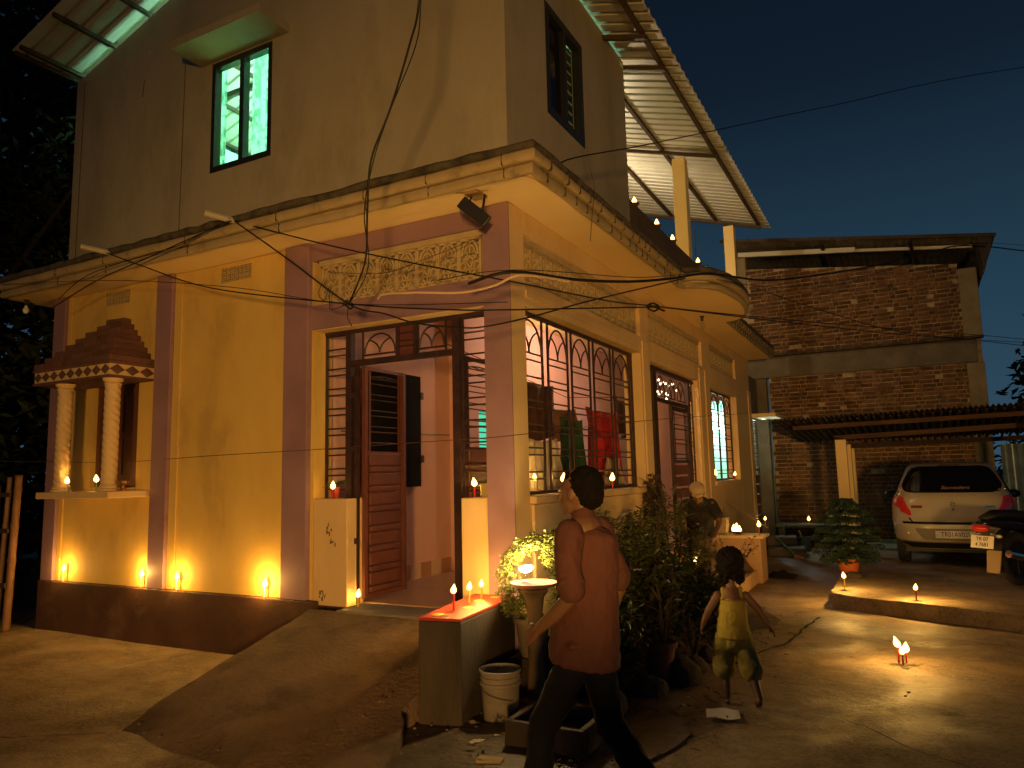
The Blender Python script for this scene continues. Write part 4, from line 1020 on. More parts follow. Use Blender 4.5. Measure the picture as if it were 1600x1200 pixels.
mp_('mud_flap', MB().add([(-.09, -.07, .42), (.09, -.07, .42), (.08, -.12, .17), (-.08, -.12, .17), (-.09, -.06, .42), (.09, -.06, .42), (.08, -.11, .17), (-.08, -.11, .17)], [(0, 3, 2, 1), (4, 5, 6, 7), (0, 4, 7, 3), (1, 2, 6, 5)]), mat('tan_mud_flap', (.34, .24, .14), .8))
seat = MB()
for k in range(1): seat.tube([(0, -.20, .80), (0, .0, .84), (0, .3, .82), (0, .55, .78), (0, .75, .80)], [(.06, .03), (.10, .05), (.13, .06), (.14, .06), (.10, .05)], 14)
mp_('seat', seat, PLASTIC, smooth=True, ang=0)
mp_('tail_cowl', MB().tube([(0, -.27, .74), (0, -.12, .75), (0, .2, .72), (0, .5, .66)], [(.05, .03), (.10, .05), (.13, .07), (.12, .08)], 14), mat('black_gloss_paint', (.012, .010, .012), .15, spec=.6), smooth=True, ang=0)
mp_('tail_lamp', MB().ell((0, -.255, .69), (.105, .06, .045), 16, 10), RED, smooth=True, ang=0)
mp_('lamp_lip', MB().tube([(-.10, -.26, .725), (0, -.31, .737), (.10, -.26, .725)], .008, 6), CHROME, smooth=True)
mp_('tank', MB().tube([(0, .72, .82), (0, .85, .90), (0, 1.05, .94), (0, 1.22, .90)], [(.08, .05), (.15, .10), (.16, .11), (.10, .07)], 16), mat('black_tank', (.012, .010, .012), .15, spec=.6), smooth=True, ang=0)
mp_('engine', MB().box((-.13, .70, .26), (.13, 1.12, .58)), PLASTIC, bevel=.03)
mp_('frame', MB().tube([(0, .3, .31), (0, .62, .45), (0, .72, .75), (0, 1.28, .92)], .025, 8).tube([(0, .7, .3), (0, 1.15, .32), (0, 1.30, .85)], .022, 8), PLASTIC)
mp_('exhaust', MB().tube([(.14, 1.05, .30), (.16, .6, .26), (.18, .1, .36), (.18, -.08, .40)], [.022, .025, .045, .045], 10), CHROME, smooth=True)
mp_('fork', MB().tube([(.08, 1.58, .31), (.08, 1.34, .95)], .02, 8).tube([(-.08, 1.58, .31), (-.08, 1.34, .95)], .02, 8), CHROME)
hb = mp_('handlebar', MB().tube([(-.36, 1.15, 1.06), (-.2, 1.28, 1.03), (0, 1.32, .98), (.2, 1.28, 1.03), (.36, 1.15, 1.06)], .013, 8), PLASTIC, smooth=True)
for s_ in (-1, 1):
    mp_('mirror', MB().ell((s_ * .36, 1.2, 1.26), (.07, .015, .045)).tube([(s_ * .26, 1.24, 1.04), (s_ * .36, 1.2, 1.24)], .006, 5), PLASTIC, smooth=True)
    mp_('indicator', MB().ell((s_ * .155, -.18, .60), (.045, .022, .022)).tube([(s_ * .06, -.18, .62), (s_ * .12, -.18, .605)], .010, 6), CLEAR, smooth=True)
mp_('headlight', MB().ell((0, 1.48, .92), (.10, .08, .10)), PLASTIC, smooth=True)
pl = mp_('number_plate', MB().add([(-.14, -.235, .60), (.14, -.235, .60), (.14, -.265, .46), (-.14, -.265, .46), (-.14, -.230, .60), (.14, -.230, .60), (.14, -.260, .46), (-.14, -.260, .46)], [(0, 3, 2, 1), (4, 5, 6, 7), (0, 4, 7, 3), (1, 2, 6, 5), (0, 1, 5, 4), (3, 7, 6, 2)]), M_['white'])
text_obj('plate_text', 'TR 07', .06, (0, -.247, .562), (rad(78), 0, 0), M_['black'], pl, .001); text_obj('plate_text', '4 7681', .06, (0, -.259, .50), (rad(78), 0, 0), M_['black'], pl, .001)
# ------------------------------------------------------------------ people (local frame: facing -y, left side of the body on +x)
SKIN = mat('brown_skin', (.20, .095, .05), .55, (.17, .08, .042), 10)
HAIR = mat('black_hair', (.008, .006, .005), .9, (.014, .010, .007), 30, spec=.1, bump=.6, bscale=90)
def skinned(name, mb, m_, parent, voxel=.009, smooth_it=4, folds=0, fs_=.09):
    me = mb.mesh(name); o = bpy.data.objects.new(name, me); me.materials.append(m_); COL.objects.link(o); o.parent = parent
    r = o.modifiers.new('r', 'REMESH'); r.mode = 'VOXEL'; r.voxel_size = voxel; r.use_smooth_shade = True
    s_ = o.modifiers.new('s', 'SMOOTH'); s_.iterations = smooth_it; s_.factor = .5
    if folds:
        tx = bpy.data.textures.new(name + '_folds', 'CLOUDS'); tx.noise_scale = fs_; tx.noise_depth = 2
        d_ = o.modifiers.new('d', 'DISPLACE'); d_.texture = tx; d_.strength = folds; d_.mid_level = .4; d_.texture_coords = 'LOCAL'
    return o
def limb(m, pts, rs, n=14): 
    m.tube(pts, rs, n)
    for p, r in ((pts[0], rs[0]), (pts[-1], rs[-1])):
        a = r if isinstance(r, tuple) else (r, r); m.ell(p, (a[0], (a[0] + a[1]) / 2, a[1]), 12, 8)
    return m
def hand(m, wrist, d, palm_n, k=1.0, side=1, curl=.5):
    """palm and five curled fingers; d = direction of the fingers, palm_n = palm normal"""
    d = Vector(d).normalized(); pn = Vector(palm_n); pn = (pn - d * pn.dot(d)).normalized(); s_ = d.cross(pn).normalized() * side; w_ = Vector(wrist)
    c = w_ + d * .045 * k
    m.tube([w_, w_ + d * .02 * k, w_ + d * .05 * k, w_ + d * .085 * k], [(.024 * k, .018 * k), (.034 * k, .015 * k), (.041 * k, .014 * k), (.040 * k, .012 * k)], 12, upv=pn)
    for i, (o_, L_) in enumerate(((-.030, .068), (-.010, .078), (.011, .073), (.030, .056))):
        b = w_ + d * .08 * k + s_ * o_ * k; a1 = curl * .5; p1 = b + (d * cos(a1) + pn * sin(a1)) * L_ * .45 * k; a2 = a1 + curl * .7; p2 = p1 + (d * cos(a2) + pn * sin(a2)) * L_ * .32 * k; a3 = a2 + curl * .6; p3 = p2 + (d * cos(a3) + pn * sin(a3)) * L_ * .25 * k
        m.tube([b - d * .015 * k, b, p1, p2, p3], [.0088 * k, .0088 * k, .0082 * k, .0075 * k, .006 * k], 8)
    t0 = w_ + d * .025 * k - s_ * .026 * k; t1 = t0 - s_ * .022 * k + d * .025 * k + pn * .01 * k; t2 = t1 + d * .028 * k - s_ * .006 * k + pn * .012 * k
    m.tube([t0, t1, t2, t2 + d * .018 * k + pn * .006 * k], [.014 * k, .011 * k, .0095 * k, .0075 * k], 8)
def head(m, c, k=1.0, ry=None):
    R_ = ry or Matrix.Identity(3)
    T = lambda x, y, z: Vector(c) + R_ @ Vector((x * k, y * k, z * k))
    m.ell(T(0, .012, .02), (.074 * k, .094 * k, .098 * k), 20, 14, R_); m.ell(T(0, -.025, -.045), (.056 * k, .064 * k, .062 * k), 16, 12, R_)
    m.ell(T(0, -.078, -.085), (.022 * k, .018 * k, .018 * k), 10, 8, R_)
    m.tube([T(0, -.085, .018), T(0, -.103, -.012), T(0, -.112, -.028)], [.008 * k, .011 * k, .014 * k], 8); m.ell(T(0, -.100, -.033), (.018 * k, .012 * k, .009 * k), 10, 6, R_)
    for s_ in (-1, 1):
        m.ell(T(s_ * .077, .008, -.008), (.010 * k, .020 * k, .031 * k), 10, 8, R_)
        m.ell(T(s_ * .030, -.082, .022), (.020 * k, .010 * k, .008 * k), 10, 6, R_)
    m.ell(T(0, -.092, -.056), (.024 * k, .010 * k, .006 * k), 10, 6, R_); m.ell(T(0, -.090, -.067), (.020 * k, .010 * k, .006 * k), 10, 6, R_)
def eyes(parent, c, k=1.0, ry=None):
    R_ = ry or Matrix.Identity(3); m = MB()
    for s_ in (-1, 1): m.ell(Vector(c) + R_ @ Vector((s_ * .030 * k, -.0875 * k, .012 * k)), (.012 * k, .007 * k, .006 * k), 10, 6, R_)
    o = bpy.data.objects.new('eyes', m.mesh('eyes')); o.data.materials.append(mat('eye_white', (.6, .55, .5), .2) if 'eye_white' not in bpy.data.materials else bpy.data.materials['eye_white']); COL.objects.link(o); o.parent = parent
    m = MB()
    for s_ in (-1, 1): m.ell(Vector(c) + R_ @ Vector((s_ * .030 * k, -.0935 * k, .012 * k)), (.005 * k, .003 * k, .0055 * k), 8, 6, R_)
    o = bpy.data.objects.new('iris', m.mesh('iris')); o.data.materials.append(HAIR); COL.objects.link(o); o.parent = parent
# --- the man walking past
man = thing("person", "man in reddish brown shirt and dark trousers walking past in the foreground", "person", (1.33, -1.85, 0), rz=rad(-100), group=None); man.scale = (.82, .90, 1)
HC = (0, -.035, 1.505)
b = MB()
limb(b, [(0, .0, .86), (0, .01, .98), (0, .015, 1.12), (0, .01, 1.26), (0, .01, 1.34)], [(.13, .095), (.12, .09), (.135, .10), (.155, .10), (.11, .075)], 18)
limb(b, [(0, .01, 1.33), (0, -.01, 1.44)], [(.055, .055), (.05, .052)]); head(b, HC)
LE, LW = (.235, .06, 1.07), (.205, -.17, .90); RE, RW_ = (-.24, .08, 1.07), (-.23, -.06, .84)
limb(b, [(.165, .01, 1.32), (.21, .03, 1.2), LE], [.056, .046, .038]); limb(b, [LE, (.225, -.05, .98), LW], [.037, .036, .025])
limb(b, [(-.165, .01, 1.32), (-.215, .03, 1.2), RE], [.056, .046, .038]); limb(b, [RE, (-.24, .02, .96), RW_], [.037, .036, .025])
hand(b, LW, (-.10, -.75, -.45), (-.8, .1, -.3), 1.0, 1, .6); hand(b, RW_, (.05, -.35, -.9), (.8, .1, 0), 1.0, -1, .6)
LK, LA = (.10, -.22, .46), (.10, -.30, .09); RK, RA = (-.09, .07, .46), (-.10, .36, .16)
limb(b, [(.085, 0, .86), LK, LA], [.070, .054, .04]); limb(b, [(-.085, 0, .86), RK, RA], [.070, .054, .04])
for A, dd in ((LA, (0, -.95, -.05)), (RA, (0, -.80, -.6))):
    d_ = Vector(dd).normalized(); p = Vector(A) - Vector((0, 0, .04)); limb(b, [p - d_ * .05, p + d_ * .06, p + d_ * .16], [(.034, .032), (.040, .030), (.036, .018)])
mb_ = skinned('body', b, SKIN, man, .0075); eyes(mb_, HC)
h = MB(); h.ell((0, .022, 1.545), (.083, .100, .085), 20, 14); h.ell((0, .05, 1.50), (.074, .070, .07), 16, 12); h.ell((0, -.055, 1.575), (.060, .04, .035), 14, 8)
skinned('hair', h, HAIR, man, .006, 1, .016, .012)
SHIRT = mat('red_brown_shirt', (.125, .043, .031), .85, (.095, .033, .024), 4, bump=.25, bscale=9)
s_ = MB()
s_.tube([(0, -.025, .74), (0, -.01, .90), (0, .015, 1.05), (0, .012, 1.2), (0, .01, 1.31), (0, .01, 1.36)], [(.190, .18), (.180, .160), (.162, .130), (.176, .128), (.158, .112), (.078, .07)], 22)
limb(s_, [(.160, .01, 1.318), (.215, .03, 1.2), (.232, .055, 1.10)], [.074, .068, .066]); limb(s_, [(-.160, .01, 1.318), (-.215, .03, 1.2), (-.238, .07, 1.10)], [.074, .068, .066])
for k in range(7): s_.ell((.12 * cos(k * 2.1), .01 + .10 * sin(k * 2.1), .84 + .07 * k), (.08, .05, .018), 10, 6)
skinned('shirt', s_, SHIRT, man, .010, 4, .020, .05)
c_ = MB(); limb(c_, [(0, .012, 1.345), (0, .0, 1.392)], [(.078, .072), (.066, .068)]); skinned('collar', c_, SHIRT, man, .009, 2)
for q_, e_ in (((.210, .028, 1.145), (.232, .055, 1.098)), ((-.213, .032, 1.145), (-.238, .07, 1.098))): skinned('sleeve_hem', MB().tube([Vector(q_).lerp(Vector(e_), .55), e_], [.076, .075], 20), SHIRT, man, .006, 1)
TR = mat('black_trousers', (.006, .005, .006), .9, (.009, .008, .009), 6, bump=.3, bscale=12)
t_ = MB(); limb(t_, [(0, .0, .88), (0, 0, .80)], [(.12, .095), (.135, .10)])
limb(t_, [(.070, 0, .80), LK, (.10, -.295, .11)], [.088, .076, .064]); limb(t_, [(-.070, 0, .80), RK, (-.10, .34, .17)], [.088, .076, .064])
skinned('trousers', t_, TR, man, .011, 4, .025, .08)
# --- the child
ch = thing("person", "small child in a yellow sleeveless top and knee length shorts walking away", "person", (1.53, .30, -.012), rz=rad(-160))
b = MB(); HC2 = (0, -.01, .945); k2 = .92
limb(b, [(0, 0, .50), (0, .005, .60), (0, .005, .72), (0, 0, .76)], [(.085, .07), (.08, .065), (.10, .065), (.06, .045)], 16)
limb(b, [(0, 0, .76), (0, -.005, .86)], [.034, .034]); head(b, HC2, k2)
limb(b, [(.095, 0, .735), (.165, .01, .63), (.20, -.05, .53)], [.030, .026, .018]); limb(b, [(-.095, 0, .735), (-.175, .0, .64), (-.235, .02, .54)], [.030, .026, .018])
hand(b, (.20, -.05, .53), (.2, -.4, -.8), (-.8, 0, -.2), .6, 1, .4); hand(b, (-.235, .02, .54), (-.5, .1, -.8), (.8, .1, -.2), .6, -1, .4)
limb(b, [(.05, 0, .49), (.065, -.03, .28), (.07, .01, .06)], [.052, .038, .026]); limb(b, [(-.05, 0, .49), (-.085, .06, .28), (-.12, .15, .09)], [.052, .038, .026])
for p, d_ in (((.07, .0, .03), Vector((.05, -1, -.02))), ((-.12, .14, .06), Vector((-.1, -.9, -.45)))):
    d_ = d_.normalized(); p = Vector(p); limb(b, [p - d_ * .03, p + d_ * .04, p + d_ * .10], [(.022, .020), (.027, .018), (.024, .012)])
cb_ = skinned('body', b, SKIN, ch, .0065, 3); eyes(cb_, HC2, k2)
h = MB(); h.ell((0, .02, .985), (.092, .10, .088), 18, 12); h.ell((0, .045, .93), (.085, .07, .075), 16, 10); h.ell((0, .06, 1.01), (.06, .05, .05), 12, 8)
for k in range(26): a = k * 2.4; h.ell((.075 * cos(a), .035 + .075 * sin(a), .93 + .08 * sin(k * 1.7)), (.022, .022, .03), 8, 6)
skinned('hair', h, HAIR, ch, .006, 1, .022, .018)
YT = mat('mustard_cotton', (.42, .30, .04), .9, (.32, .225, .03), 8, bump=.3, bscale=14); YS = mat('olive_yellow_cotton', (.30, .22, .04), .9, (.23, .165, .03), 8, bump=.3, bscale=14)
s_ = MB(); s_.tube([(0, .0, .46), (0, .0, .55), (0, .005, .64), (0, .005, .715)], [(.132, .115), (.12, .10), (.115, .092), (.108, .076)], 20)
for q in (-1, 1): limb(s_, [(q * .055, .03, .70), (q * .055, .0, .775), (q * .055, -.03, .70)], [.020, .018, .020])
skinned('top', s_, YT, ch, .008, 4, .018, .05)
s_ = MB(); limb(s_, [(0, 0, .50), (0, 0, .44)], [(.10, .085), (.105, .09)]); limb(s_, [(.052, 0, .45), (.068, -.02, .34), (.075, -.025, .24)], [.072, .070, .078]); limb(s_, [(-.052, 0, .45), (-.075, .035, .34), (-.095, .07, .25)], [.072, .070, .078])
skinned('shorts', s_, YS, ch, .008, 4, .018, .05)
# --- the old person bending over the steps
op = thing("person", "elderly person in a pale cap and dark shirt bending over beside the verandah steps", "person", (.52, 3.60, .012), rz=rad(12))
b = MB(); Rh = Matrix.Rotation(rad(30), 3, 'X'); HC3 = (.0, -.44, 1.33)
limb(b, [(0, .10, .84), (0, .02, .98), (0, -.14, 1.13), (0, -.27, 1.22)], [(.14, .10), (.13, .10), (.15, .10), (.11, .08)], 16)
limb(b, [(0, -.27, 1.22), (0, -.37, 1.28)], [.048, .045]); head(b, HC3, .96, Rh)
E1, W1_, E2, W2_ = (.22, -.30, 1.00), (.16, -.46, .86), (-.22, -.28, 1.00), (-.14, -.46, .88)
limb(b, [(.15, -.22, 1.20), E1, W1_], [.045, .036, .024]); limb(b, [(-.15, -.22, 1.20), E2, W2_], [.045, .036, .024])
hand(b, W1_, (-.3, -.4, -.8), (-.8, .2, .1), .95, 1, .7); hand(b, W2_, (.3, -.4, -.8), (.8, .2, .1), .95, -1, .7)
for q in (-1, 1):
    limb(b, [(q * .08, .10, .84), (q * .10, .04, .46), (q * .10, .10, .08)], [.08, .055, .038]); limb(b, [(q * .10, .14, .04), (q * .10, .0, .035), (q * .10, -.08, .03)], [(.032, .03), (.038, .028), (.034, .018)])
ob_ = skinned('body', b, SKIN, op, .008); eyes(ob_, HC3, .96, Rh)
SH = mat('dark_shirt', (.022, .018, .018), .9, (.03, .024, .022), 6, bump=.3, bscale=12)
s_ = MB(); limb(s_, [(0, .12, .80), (0, .03, .97), (0, -.14, 1.13), (0, -.26, 1.215)], [(.165, .13), (.155, .125), (.168, .12), (.12, .085)], 18)
limb(s_, [(.14, -.20, 1.20), (.205, -.27, 1.08)], [.062, .062]); limb(s_, [(-.14, -.20, 1.20), (-.205, -.26, 1.08)], [.062, .062]); skinned('shirt', s_, SH, op, .010, 4, .022, .08)
s_ = MB(); limb(s_, [(0, .11, .86), (0, .11, .72)], [(.16, .13), (.17, .15)]); limb(s_, [(.03, .10, .70), (.05, .08, .40), (.05, .09, .16)], [(.16, .14), (.15, .13), (.15, .13)]); skinned('wrap', s_, mat('checked_cloth', (.30, .20, .12), .9, (.12, .06, .04), 18), op, .010, 4)
s_ = MB(); c = Vector(HC3) + Rh @ Vector((0, .012, .05)); s_.ell(c, (.088, .102, .072), 20, 12, Rh); s_.tube([Vector(HC3) + Rh @ Vector((x, y, .035)) for x, y in ((-.05, -.09), (0, -.13), (.05, -.09))], .018, 8)
skinned('cap', s_, mat('pale_cap', (.45, .32, .17), .9), op, .007, 2)
# ------------------------------------------------------------------ candle wall by the ramp
random.seed(11)
CWP = [(-.225, -.985), (.070, -.935), (-.018, -.018), (-.37, -.018)]
cwt = thing("candle_wall", "dark cement wall beside the ramp with a red painted top", "low wall", (-.13, -.5, 0))
cw = MB(); cw.prism([(x * 1.0, y) for x, y in CWP], -.05, .662)
obj('wall', cw, M_['wallcem'], cwt, bevel=.012)
REDP = mat('red_painted_cement', (.34, .032, .022), .5, (.27, .028, .02), 4, bump=.1, dirt=(.28, .03, .02), dscale=5)
o_ = MB(); cx = sum(p[0] for p in CWP) / 4; cy = sum(p[1] for p in CWP) / 4
o_.prism([(cx + (x - cx) * 1.01, cy + (y - cy) * 1.003) for x, y in CWP], .663, .682)
tp = obj('painted_top', o_, REDP, cwt, bevel=.004)
for i, (x, y, s_) in enumerate(((-.15, -.86, 1), (-.10, -.56, 1), (-.16, -.30, 1), (-.13, -.12, .9))):
    f_ = MB()
    for k in range(9): a = 2 * pi * k / 9; f_.ell((x + .028 * s_ * cos(a), y + .028 * s_ * sin(a), .684), (.016, .016, .002), 8, 4)
    f_.ell((x, y, .685), (.022, .022, .0025), 8, 4); obj('painted_flower', f_, mat('flower_paint', (.62, .40, .05), .5) if i == 0 else bpy.data.materials['flower_paint'], tp)

# ------------------------------------------------------------------ candles and lamps
WAX = {c: mat('wax_' + c, v, .4) for c, v in {'red': (.55, .03, .02), 'yellow': (.70, .42, .05), 'white': (.75, .68, .5), 'green': (.2, .35, .1)}.items()}
WARM = (1.0, .53, .11)
def flame_mesh(m, x, y, z, s_=1.0, lean=0):
    prof = [(.002, 0), (.013, .005), (.0185, .015), (.0175, .027), (.010, .042), (.002, .058)]
    n = 12; vs = []; fs = []
    for r_, h in prof:
        for k in range(n): a = 2 * pi * k / n; vs.append((x + r_ * s_ * cos(a) + lean * h * h * 8, y + r_ * s_ * sin(a), z + h * s_))
    fs = [(i * n + k, i * n + (k + 1) % n, (i + 1) * n + (k + 1) % n, (i + 1) * n + k) for i in range(len(prof) - 1) for k in range(n)]
    return m.add(vs, fs + [tuple(range(n - 1, -1, -1)), tuple(range((len(prof) - 1) * n, len(prof) * n))])
def candle(x, y, z, col, label, h=.10, s_=1.0, pw=1.0, lean=0, r=.008, off=(0, 0), group="lit candles of the evening", lift=0):
    t = thing('candle', label, 'candle', (x, y, z), group=group); lean += random.uniform(-.35, .35); s_ *= random.uniform(.85, 1.12); h *= random.uniform(.85, 1.15)
    obj('stick', MB().tube([(x, y, z), (x + .001, y, z + h)], [r, r * .9], 10), WAX[col], t, smooth=True)
    obj('wick', MB().tube([(x, y, z + h), (x, y, z + h + .008)], .0012, 5), M_['black'], t)
    obj('flame', flame_mesh(MB(), x, y, z + h + .002, s_, lean), M_['flame'], t, smooth=True, ang=0)
    lamp('candle_light', 'POINT', (x + off[0], y + 2.5 * off[1], z + h + .03 * s_ + lift), CANDLE_W * pw, WARM, t, .02)
    return t
zz = .533
candle(-5.70, -.045, zz, 'white', 'candle at the far left of the brown plinth ledge', s_=1.25, pw=.6, off=(0, -.03))
candle(-4.37, -.035, zz, 'white', 'candle on the plinth ledge just left of the second mauve pillar', s_=1.35, pw=.68, off=(0, -.03))
candle(-3.81, -.045, zz, 'white', 'candle on the plinth ledge just right of the second mauve pillar', s_=1.25, pw=.6, off=(0, -.03))
candle(-2.61, -.04, zz, 'white', 'candle on the plinth ledge near the mauve pillar beside the door', .09, 1.6, .9, off=(0, -.03))
candle(-5.16, -.38, 1.526, 'white', 'candle on the alcove shelf beside the outer twisted column', .08, 1.2, 2.6)
candle(-4.66, -.38, 1.526, 'green', 'candle on the alcove shelf beside the inner twisted column', .08, 1.2, 2.6)
candle(-1.90, .07, 1.421, 'red', 'red candle on the low wall left of the entrance', .09, 1.25, 1.9, r=.012)
candle(-.41, .07, 1.421, 'red', 'red candle on the low wall right of the entrance', .10, 1.25, 1.9, r=.012)
candle(-1.60, .06, .493, 'yellow', 'yellow candle on the threshold at the foot of the open door leaf', .09, 1.35, 1.8, lean=.6)
candle(-.130, -.70, .684, 'red', 'front red candle on the red wall top', .10, 1.15, 2.2, lean=.3)
candle(-.175, -.42, .684, 'yellow', 'middle yellow candle on the red wall top', .09, 1.05, 2.2, lean=.3)
candle(-.19, -.22, .684, 'yellow', 'rearmost yellow candle on the red wall top', .09, 1.0, 2.2)
candle(-.05, 1.02, 1.421, 'red', 'red candle in the big window close to the man', .09, 1.25, 1.7)
candle(-.05, 2.28, 1.421, 'red', 'red candle in the big window in front of the red cloth', .09, 1.6, 2.2)
candle(-.30, .95, 1.45, 'white', 'white candle behind the big window grille by the pale cloth', .08, 1.3, 1.5)
candle(-.02, 6.95, 1.411, 'red', 'candle at the left end of the far window sill', .10, 1.5, 2.0, r=.012)
candle(-.02, 8.45, 1.411, 'red', 'candle at the right end of the far window sill', .08, 1.2, 1.3)
candle(.76, 6.02, .657, 'red', 'red candle at the right end of the low step wall', .11, 1.4, 1.6)
candle(.12, 10.45, .48, 'white', 'candle on a stub of wall beside the annex door', .10, 1.4, 1.6)
candle(.86, 11.15, .462, 'white', 'candle on the washing ledge at the foot of the brick wall', .06, 1.5, 2.6)
candle(1.94, 4.53, .17, 'yellow', 'yellow candle near the left corner of the raised platform', .11, 1.35, 1.7, lift=.06)
candle(2.67, 4.02, .17, 'red', 'red candle at the front edge of the raised platform', .11, 1.35, 1.7, lift=.06)
candle(2.505, 1.86, .006, 'red', 'left of the three red candles on the open yard', .11, 1.7, 1.5, lean=-.5, lift=.12)
candle(2.535, 1.80, .006, 'red', 'nearest of the three red candles on the open yard', .08, 1.1, .6)
candle(2.56, 1.87, .006, 'red', 'right of the three red candles on the open yard', .09, 1.4, .9, lean=.4)
candle(.60, 3.0, .50, 'yellow', 'yellow candle standing in a pot among the plants by the steps', .10, 1.4, 2.2)
obj_p = thing('annex_stub', 'short cement stub carrying a candle beside the annex door', 'block', (.12, 10.45, 0)); obj('block', MB().box((.06, 10.38, .2), (.20, 10.52, .479)), M_['concrete'], obj_p, bevel=.01)
CLAY = mat('clay', (.17, .075, .04), .85, (.12, .055, .03), 9)
DI = MB().lathe([(.012, 0), (.032, .006), (.046, .024), (.048, .026), (.040, .022), (.01, .012)], n=18)
def diya(x, y, z, label, s_=1.0, pw=1.0, group='clay lamps'):
    t = thing('diya', label, 'oil lamp', (x, y, z), group=group)
    m = MB(); m.v = [(x + a * s_, y + b * s_, z + c * s_) for a, b, c in DI.v]; m.f = list(DI.f)
    obj('bowl', m, CLAY, t, smooth=True); obj('flame', flame_mesh(MB(), x, y, z + .022 * s_, 1.25 * s_), M_['flame'], t, smooth=True, ang=0)
    lamp('diya_light', 'POINT', (x, y, z + .06 * s_), CANDLE_W * pw, WARM, t, .02); return t
for i, (y, lb) in enumerate(((3.44, 'clay lamp on the terrace parapet nearest the upper room'), (4.38, 'second clay lamp along the terrace parapet'), (5.15, 'clay lamp on the parapet just before the first roof post'), (6.52, 'clay lamp on the parapet just behind the first roof post'), (7.12, 'clay lamp at the far end of the terrace parapet'))):
    diya(-.045 if y < 6 else -.015, y, 4.872, lb, 1.35, 1.5, 'clay lamps on the terrace parapet')
fd = diya(.44, 6.05, .657, 'big oil lamp burning with a broad flame on the low step wall', 1.7, 4.2)
obj('flame', flame_mesh(MB(), .40, 6.05, .69, 1.9), M_['flame'], fd, smooth=True, ang=0); obj('flame', flame_mesh(MB(), .48, 6.04, .69, 1.6), M_['flame'], fd, smooth=True, ang=0)
# lamp on the pedestal by the ramp
pdm = thing('lamp_pedestal', 'pale round pedestal with a pink dish under the bright glass lamp', 'pedestal', (.30, -.32, 0))
obj('column', MB().lathe([(.11, 0), (.11, .05), (.07, .07), (.055, .3), (.05, .6), (.07, .74), (.10, .78), (.10, .80)], (.30, -.32, 0), 20), mat('worn_pedestal', (.20, .13, .07), .8, (.14, .09, .05), 6), pdm, smooth=True)
obj('dish', MB().lathe([(.06, .80), (.13, .81), (.165, .835), (.168, .842), (.15, .838), (.02, .822)], (.30, -.32, 0), 28), mat('pink_dish', (.66, .30, .24), .5), pdm, smooth=True)
gl_ = thing('glass_lamp', 'bright glass lamp standing on the pink dish beside the small leafy shrub', 'lamp', (.255, -.36, .84))
obj('glass', MB().lathe([(.035, .0), (.042, .01), (.040, .05), (.046, .075), (.052, .078), (.046, .084), (.02, .088)], (.255, -.36, .842), 20), M_['glass'], gl_, smooth=True)
obj('flame', MB().ell((.255, -.36, .935), (.046, .046, .026), 16, 10).ell((.285, -.355, .945), (.03, .03, .02), 12, 8), M_['led'], gl_, smooth=True, ang=0)
lamp('lamp_light', 'POINT', (.255, -.37, .99), CANDLE_W * 3.2, (1, .68, .26), gl_, .05)
ves = tag(obj('brass_vessel', MB().lathe([(.03, 0), (.045, .01), (.02, .03), (.018, .05), (.05, .075), (.055, .10), (.04, .105)], (-4.34, -.30, 1.526), 18), mat('brass', (.7, .4, .12), .25, metal=1), None, smooth=True), 'small shiny brass vessel at the right end of the alcove shelf', 'vessel')

# ------------------------------------------------------------------ fixtures
fl = thing('wall_floodlight', 'unlit black floodlight on a bracket under the canopy corner', 'floodlight', (-.13, -.30, 3.8))
obj('base', MB().box((-.20, -.36, 3.775), (-.08, -.20, 3.799)), mat('fixture_wood', (.30, .19, .08), .7), fl, bevel=.004)
obj('bracket', MB().beam((-.17, -.30, 3.775), (-.19, -.33, 3.66), .018, .008).beam((-.06, -.28, 3.775), (-.055, -.33, 3.62), .018, .008), M_['frame'], fl)
obj('housing', MB().beam((-.23, -.36, 3.725), (-.03, -.30, 3.54), .10, .035, upv=(0, -1, .3)), M_['frame'], fl, bevel=.006)
obj('cable', MB().tube([(-.20, -.3, 3.78), (-.26, -.33, 3.72), (-.25, -.33, 3.64), (-.19, -.30, 3.60)], .004, 6), M_['frame'], fl)
for i, (x, y, lb, s_) in enumerate(((-6.42, -.22, 'unlit white bulb hanging under the left end of the canopy', 1.0), (.26, 5.4, 'unlit clear bulb hanging under the rounded part of the canopy', 1.2))):
    t = thing('hanging_bulb', lb, 'bulb', (x, y, 3.8), group='unlit bulbs under the canopy')
    obj('holder', MB().lathe([(.035, -.02), (.035, -.0), (.02, -.02), (.018, -.07), (.0, -.07)][1:], (x, y, 3.798), 12), M_['dkwood'], t)
    obj('bulb', MB().lathe([(.014, -.07), (.018, -.085), (.034 * s_, -.115 * s_), (.036 * s_, -.135 * s_), (.022 * s_, -.16 * s_), (.004, -.168 * s_)], (x, y, 3.798), 16), mat('white_bulb', (.8, .75, .65), .3) if i == 0 else M_['glass'], t, smooth=True)
# fairy lights inside the side door
fy = thing('fairy_lights', 'string of tiny white fairy lights hanging inside above the side door', 'string lights', (-.75, 6.7, 2.95))
FG = glow('fairy_bulb', (1, .86, .62), 5); pts = []
for k in range(17):
    a = k / 16; pts.append((-.75 + .08 * sin(k * 1.7), 6.15 + 1.15 * a, 2.95 + .13 * sin(a * 9) + .05 * sin(k * 2.7)))
obj('cord', MB().tube(pts, .003, 4), M_['black'], fy)
for p in pts: obj('bulb', MB().ell((p[0], p[1], p[2] - .01), (.018, .018, .018), 8, 6), FG, fy)

